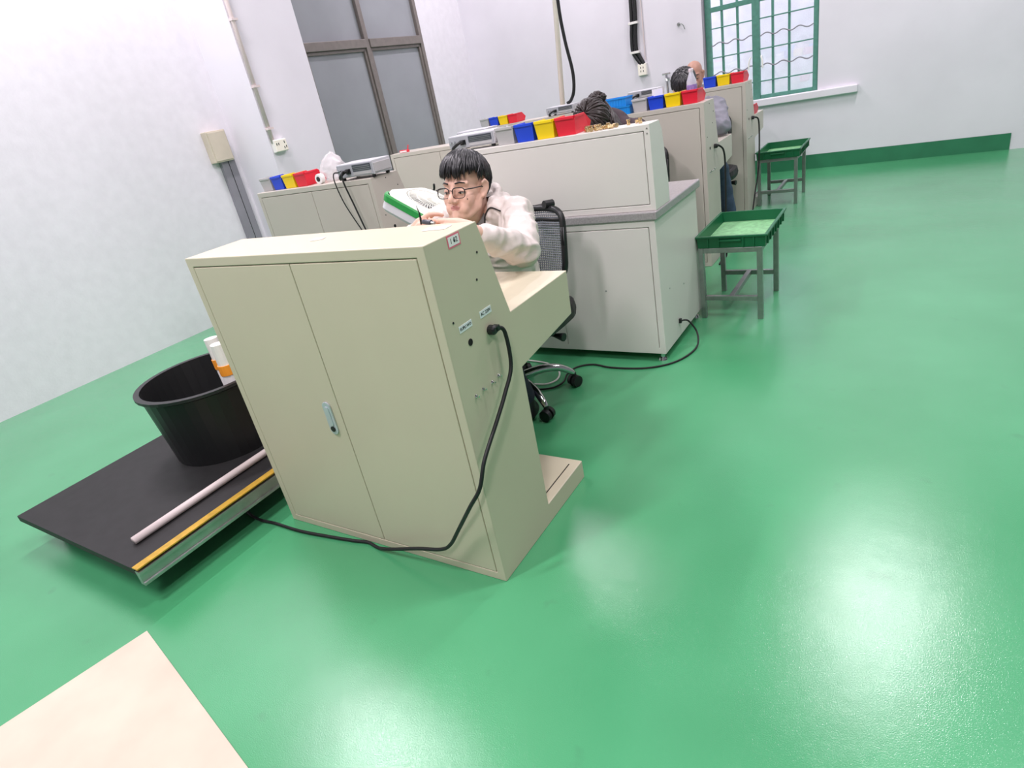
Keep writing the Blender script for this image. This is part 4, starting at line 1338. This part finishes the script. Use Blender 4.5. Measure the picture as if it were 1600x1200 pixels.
    # brows, lash lines
    for sx in (-1, 1):
        b = new_bm(); tube(b, [Pt(sx * 0.05, 0.076, 0.03), Pt(sx * 0.034, 0.0895, 0.0345), Pt(sx * 0.016, 0.0945, 0.03)], [0.0015, 0.003, 0.0028], 6); obj('eyebrow', b, M_HAIR, t, smooth=True)
        b = new_bm(); ell(b, Pt(sx * 0.031, 0.0785, -0.0035), (0.0115 * s, 0.0085 * s, 0.0045 * s), R); ey_ = obj('eye', b, M_EYEW, t, smooth=True)
        b = new_bm(); ell(b, Pt(sx * 0.031, 0.0845, -0.0045), (0.0055 * s, 0.0035 * s, 0.0034 * s), R, 2); obj('iris', b, M_IRIS, ey_, smooth=True)
        b = new_bm(); tube(b, [Pt(sx * 0.047, 0.074, -0.003), Pt(sx * 0.039, 0.0835, -0.001), Pt(sx * 0.031, 0.0875, -0.0005), Pt(sx * 0.019, 0.083, -0.004)], [0.001, 0.0018, 0.002, 0.0012], 6); obj('upper_lash', b, M_HAIR, t, smooth=True)
    if P.get('glasses'):
        g = bpy.data.objects.new('glasses', None); COL.objects.link(g); g.parent = t
        def rim(sx):
            pts = []
            for k in range(33):
                a = 2 * pi * k / 32
                ca, sa = cos(a), sin(a)
                x = sx * 0.034 + math.copysign(abs(ca) ** 0.62, ca) * 0.0265
                z = -0.0025 + math.copysign(abs(sa) ** 0.62, sa) * 0.0185 - (0.0 if sa > 0 else 0.001)
                y = 0.104 - 0.14 * max(0, abs(x) - 0.02) ** 1.15
                pts.append(Pt(x, y, z))
            return pts
        b = new_bm()
        for sx in (-1, 1):
            pts = rim(sx)
            tube(b, pts, [0.0021 if p_i < 17 else 0.0013 for p_i in range(len(pts))], 6)
        tube(b, [Pt(-0.009, 0.1045, 0.004), Pt(0, 0.108, 0.007), Pt(0.009, 0.1045, 0.004)], 0.0017, 6)
        obj('rims', b, M_BLACK, g, smooth=True)
        for sx in (-1, 1):
            b = new_bm(); tube(b, [Pt(sx * 0.06, 0.099, 0.008), Pt(sx * 0.073, 0.09, 0.0095), Pt(sx * 0.079, 0.06, 0.010), Pt(sx * 0.082, 0.01, 0.012), Pt(sx * 0.083, -0.02, 0.0), Pt(sx * 0.081, -0.028, -0.012)], [0.0022, 0.0024, 0.0022, 0.002, 0.002, 0.002], 6); obj('temple', b, M_BLACK, g, smooth=True)
            b = new_bm(); vs = [b.verts.new(p) for p in rim(sx)[:-1]]; b.faces.new(vs); obj('lens', b, M_LENS, g)
    for (x, y, z, r) in P.get('moles', ()):
        b = new_bm(); ell(b, Pt(x, y, z), (r, r, r), None, 2); obj('mole', b, M_INK, t, smooth=True)
    return t

def young_end(ph):
    a = ph if ph < pi else 2 * pi - ph
    # fringe to the brows, shorter over the temples, sideburn before the ear, cut round the ear, long nape
    tab = [(0.0, 1.64), (0.45, 1.62), (0.8, 1.44), (1.15, 1.34), (1.38, 1.62), (1.55, 1.36), (1.95, 1.55), (2.3, 2.0), (pi, 2.12)]
    for (a0, e0), (a1, e1) in zip(tab[:-1], tab[1:]):
        if a <= a1:
            f = (a - a0) / (a1 - a0)
            f = f * f * (3 - 2 * f)
            return e0 + (e1 - e0) * f
    return 2.12
hp = Vector((-0.503, 0.885, 0.995))
nb = Vector((-0.515, 0.945, 0.92))
young = make_person(dict(
    loc=(-0.55, 1.05, 0), label='young person in glasses and off white jacket bent over small work at the foreground console',
    head=hp, face=(0.07, -0.985, 0.12), up=(0.05, 0.12, 1), hs=0.97, neck=nb, voxel=0.0032, smooth=9, lips=True,
    torso=[((-0.555, 1.09, 0.455), 0.12, 0.09, (0, -0.1, 1)), ((-0.555, 1.085, 0.49), 0.172, 0.12, (0, -0.1, 1)), ((-0.55, 1.065, 0.62), 0.165, 0.112, (0, -0.25, 1)), ((-0.54, 1.015, 0.76), 0.185, 0.12, (0, -0.35, 1)),
           ((-0.53, 0.985, 0.84), 0.178, 0.108, (0, -0.4, 1)), ((-0.522, 0.962, 0.89), 0.135, 0.082, (0, -0.4, 1)), ((-0.517, 0.95, 0.918), 0.07, 0.06, (0, -0.3, 1))],
    armL=dict(sh=(-0.345, 0.955, 0.872), el=(-0.175, 0.70, 0.803), wr=(-0.208, 0.462, 0.939), d=(-0.93, -0.06, 0.10), n=(-0.1, 0.80, -0.55), t=(0.0, 0.5, 0.85),
              per=((0.3, 1.05, 0.5), (0.45, 0.95, 0.5), (0.65, 0.9, 0.5), (0.8, 0.8, 0.5)), th=(0.75, 0.1, 0.65)),
    armR=dict(sh=(-0.70, 0.97, 0.865), el=(-0.745, 0.675, 0.806), wr=(-0.47, 0.475, 0.912), d=(0.82, -0.15, 0.55), n=(0.35, 0.75, -0.45), t=(0.0, 0.3, 0.95),
              per=((0.5, 0.7, 0.3), (0.7, 0.9, 0.5), (0.8, 0.95, 0.6), (0.9, 1.0, 0.6)), th=(0.8, 0.35, 0.35)),
    legL=dict(hip=(-0.465, 1.07, 0.535), kn=(-0.43, 0.735, 0.495), an=(-0.418, 0.875, 0.10)),
    legR=dict(hip=(-0.645, 1.07, 0.535), kn=(-0.675, 0.72, 0.495), an=(-0.68, 0.80, 0.10)),
    top=M_JACKET, pants=M_TROUSER, collar=True, open=True, cuff=0.06, wr=0.013, cvox=0.0055, glasses=True, sleeve=0.92,
    hair=dict(m=M_HAIR, n=1000, lift=0.012, w=0.0044, jit=0.12, radii=(0.081, 0.102, 0.094), end=young_end),
    moles=((-0.052, 0.073, -0.028, 0.0022), (0.0, 0.0855, -0.05, 0.0012))))
# dark zip edge of the open jacket, laid on the jacket's surface
from mathutils.bvhtree import BVHTree
jk = [c for c in young.children if c.name.startswith('jacket')][0]
bv = BVHTree.FromPolygons([v.co + young.location for v in jk.data.vertices], [tuple(p.vertices) for p in jk.data.polygons])
zp = []
for (x, z) in ((-0.395, 0.955), (-0.418, 0.945), (-0.44, 0.925), (-0.452, 0.895), (-0.456, 0.86), (-0.458, 0.82)):
    hit = bv.find_nearest(Vector((x, 0.82, z)))
    if hit[0] is not None:
        zp.append(hit[0] + hit[1] * 0.002 - young.location)
b = new_bm(); tube(b, spline(zp, 5), 0.003, 6); obj('zip_edge', b, M_BLACK, young, smooth=True)
# work held in the hands
t = thing('tweezers', 'dark pointed tweezers held upright in the fingers of the young worker', 'tool', (-0.352, 0.418, 0.985))
b = new_bm(); tube(b, [(0, 0, -0.005), (0.003, 0.0, 0.012), (0.006, -0.003, 0.03), (0.005, -0.004, 0.04)], [0.003, 0.0034, 0.0024, 0.001], 8); obj('grip', b, M_BLACK, t, smooth=True)
b = new_bm(); tube(b, [(0.005, -0.004, 0.037), (0.001, -0.004, 0.058)], [0.002, 0.0007], 8); obj('tip', b, M_STEEL, t, smooth=True)
t = thing('small_workpiece', 'small dark metal workpiece held between the hands of the young worker', 'workpiece', (-0.318, 0.415, 0.985))
b = new_bm(); cyl(b, (-0.022, 0, 0.003), (0.01, 0, -0.002), 0.007, 0.009, 16); obj('barrel', b, M_DISP, t)
b = new_bm(); cyl(b, (0.01, 0, -0.002), (0.022, 0, -0.005), 0.006, 0.006, 14); obj('collar', b, M_STEEL, t)

def seat_person(loc, label, headoff, face, up, hairdef, topm, pants, skin=M_SKIN, armL=None, armR=None, **kw):
    x, y, _ = loc
    hx, hy, hz = headoff
    D = dict(loc=loc, label=label, head=(hx, hy, hz), face=face, up=up, hs=0.95, neck=(hx, hy + 0.075, hz - 0.115), voxel=0.0065, smooth=4, skin=skin,
             torso=[((x, y + 0.03, 0.455), 0.12, 0.09, (0, -0.1, 1)), ((x, y + 0.03, 0.49), 0.165, 0.118, (0, -0.1, 1)), ((x, y + 0.02, 0.62), 0.155, 0.108, (0, -0.2, 1)), (((x + hx) / 2, (y + hy + 0.09) / 2, 0.80), 0.175, 0.115, (0, -0.3, 1)),
                    ((hx, hy + 0.095, hz - 0.175), 0.165, 0.1, (0, -0.3, 1)), ((hx, hy + 0.085, hz - 0.13), 0.11, 0.075, (0, -0.3, 1)), ((hx, hy + 0.078, hz - 0.108), 0.065, 0.058, (0, -0.3, 1))],
             armL=armL or dict(sh=(hx + 0.175, hy + 0.09, hz - 0.165), el=(hx + 0.24, hy - 0.10, 0.84), wr=(hx + 0.1, hy - 0.30, 0.86), d=(-0.7, -0.5, 0.2), n=(-0.2, 0.3, -0.9), t=(-0.3, 0.9, 0.3)),
             armR=armR or dict(sh=(hx - 0.175, hy + 0.09, hz - 0.165), el=(hx - 0.24, hy - 0.10, 0.84), wr=(hx - 0.1, hy - 0.30, 0.86), d=(0.7, -0.5, 0.2), n=(0.2, 0.3, -0.9), t=(0.3, 0.9, 0.3)),
             legL=dict(hip=(x + 0.09, y + 0.02, 0.535), kn=(x + 0.12, y - 0.36, 0.495), an=(x + 0.12, y - 0.28, 0.10)),
             legR=dict(hip=(x - 0.09, y + 0.02, 0.535), kn=(x - 0.12, y - 0.36, 0.495), an=(x - 0.12, y - 0.28, 0.10)),
             top=topm, pants=pants, hair=hairdef, wr=0.006, cvox=0.009)
    D.update(kw)
    return make_person(D)
long_end = lambda ph: 2.15 - 1.0 * (0.5 + 0.5 * cos(ph)) ** 2
short_end = lambda ph: 2.0 - 0.7 * (0.5 + 0.5 * cos(ph)) ** 1.5 - 0.3 * abs(sin(ph)) ** 6
woman = seat_person((-0.60, 2.62, 0), 'person with long dark brown hair bent low behind the red bin of the desktop console', (-0.565, 2.245, 1.04), (0.08, -0.3, -0.95), (0.1, -0.95, 0.3),
    dict(m=M_HAIR2, n=620, lift=0.02, w=0.0055, end=long_end, curl=0.03, jit=0.22, radii=(0.085, 0.105, 0.096)), M_PURPLE, M_TROUSER, topname='top', neck=(-0.582, 2.385, 1.055), wr=0.01,
    torso=[((-0.6, 2.65, 0.455), 0.12, 0.09, (0, -0.1, 1)), ((-0.6, 2.65, 0.49), 0.165, 0.118, (0, -0.1, 1)), ((-0.6, 2.645, 0.64), 0.155, 0.108, (0, -0.2, 1)), ((-0.598, 2.58, 0.84), 0.175, 0.115, (0, -0.4, 1)),
           ((-0.592, 2.49, 0.96), 0.165, 0.10, (0, -0.7, 1)), ((-0.587, 2.43, 1.03), 0.12, 0.08, (0, -0.9, 0.8)), ((-0.583, 2.39, 1.05), 0.065, 0.058, (0, -1, 0.5))],
    armL=dict(sh=(-0.42, 2.47, 0.96), el=(-0.36, 2.27, 0.79), wr=(-0.48, 2.02, 0.80), d=(-0.7, -0.5, 0.2), n=(-0.2, 0.3, -0.9), t=(-0.3, 0.9, 0.3)),
    armR=dict(sh=(-0.76, 2.47, 0.96), el=(-0.82, 2.27, 0.79), wr=(-0.70, 2.02, 0.80), d=(0.7, -0.5, 0.2), n=(0.2, 0.3, -0.9), t=(0.3, 0.9, 0.3)))
b = new_bm()
rnd = random.Random(5)
for k in range(70):
    a = rnd.uniform(0.0, 0.9)
    p = [Vector((0.04 + 0.03 * a, 2.32 - 2.62, 1.165)), Vector((0.085 + 0.04 * a, 2.29 - 2.62, 1.135 - 0.03 * a)), Vector((0.125 + 0.045 * a, 2.25 - 2.62 + rnd.uniform(-0.03, 0.03), 1.075 - 0.03 * a)), Vector((0.15 + 0.06 * a, 2.23 - 2.62 + rnd.uniform(-0.03, 0.03), 0.99 + rnd.uniform(-0.04, 0.03)))]
    tube(b, spline(p, 4), [0.007] * 12 + [0.002], 5)
for k in range(90):   # loose bun on the crown
    a, e2 = rnd.uniform(0, 2 * pi), rnd.uniform(-0.3, 1.4)
    c0 = Vector((0.04, 2.31 - 2.62, 1.165))
    pts = []
    for q in range(7):
        f = q / 6
        aa = a + f * 2.4
        ee = e2 + 0.5 * sin(f * 3)
        r = 0.036 * (1 + 0.18 * rnd.uniform(-1, 1))
        pts.append(c0 + Vector((r * cos(aa) * cos(ee) * 1.2, r * sin(aa) * cos(ee) * 1.2, r * sin(ee) * 0.95)))
    tube(b, pts, [0.004, 0.006, 0.007, 0.007, 0.006, 0.005, 0.002], 5)
obj('hair_fall', b, M_HAIR2, woman, smooth=True)
p2 = seat_person((-0.56, 4.02, 0), 'person with short black hair and a grey shirt behind the water bottle', (-0.505, 3.69, 1.085), (0.05, -0.6, -0.8), (0.1, -0.8, 0.55),
    dict(m=M_HAIR, n=360, lift=0.008, w=0.008, end=short_end), M_GREYSH, M_JEANS, topname='shirt', wr=0.013, legL=dict(hip=(-0.46, 4.04, 0.535), kn=(-0.30, 3.74, 0.495), an=(-0.235, 3.76, 0.10)), legR=dict(hip=(-0.65, 4.04, 0.535), kn=(-0.68, 3.69, 0.495), an=(-0.68, 3.76, 0.10)),
    armL=dict(sh=(-0.325, 3.78, 0.925), el=(-0.235, 3.60, 0.805), wr=(-0.36, 3.42, 0.83), d=(-0.8, -0.4, 0.1), n=(-0.1, 0.3, -0.9), t=(-0.3, 0.9, 0.3)))
p3 = seat_person((-0.86, 5.40, 0), 'bald person at the farthest console, mostly hidden behind the dark haired worker', (-0.84, 5.10, 1.105), (0.2, -0.93, -0.25), (0.05, -0.25, 0.95),
    None, M_GREYSH, M_TROUSER, skin=M_SKIN2, topname='shirt')
dup_chair((-0.60, 2.62, 0), 'black office chair under the long haired worker behind the worktop cabinet', 0.1)
dup_chair((-0.56, 4.02, 0), 'black office chair under the grey shirted worker', 0.05)
dup_chair((-0.86, 5.40, 0), 'black office chair under the bald worker at the farthest console', -0.05)
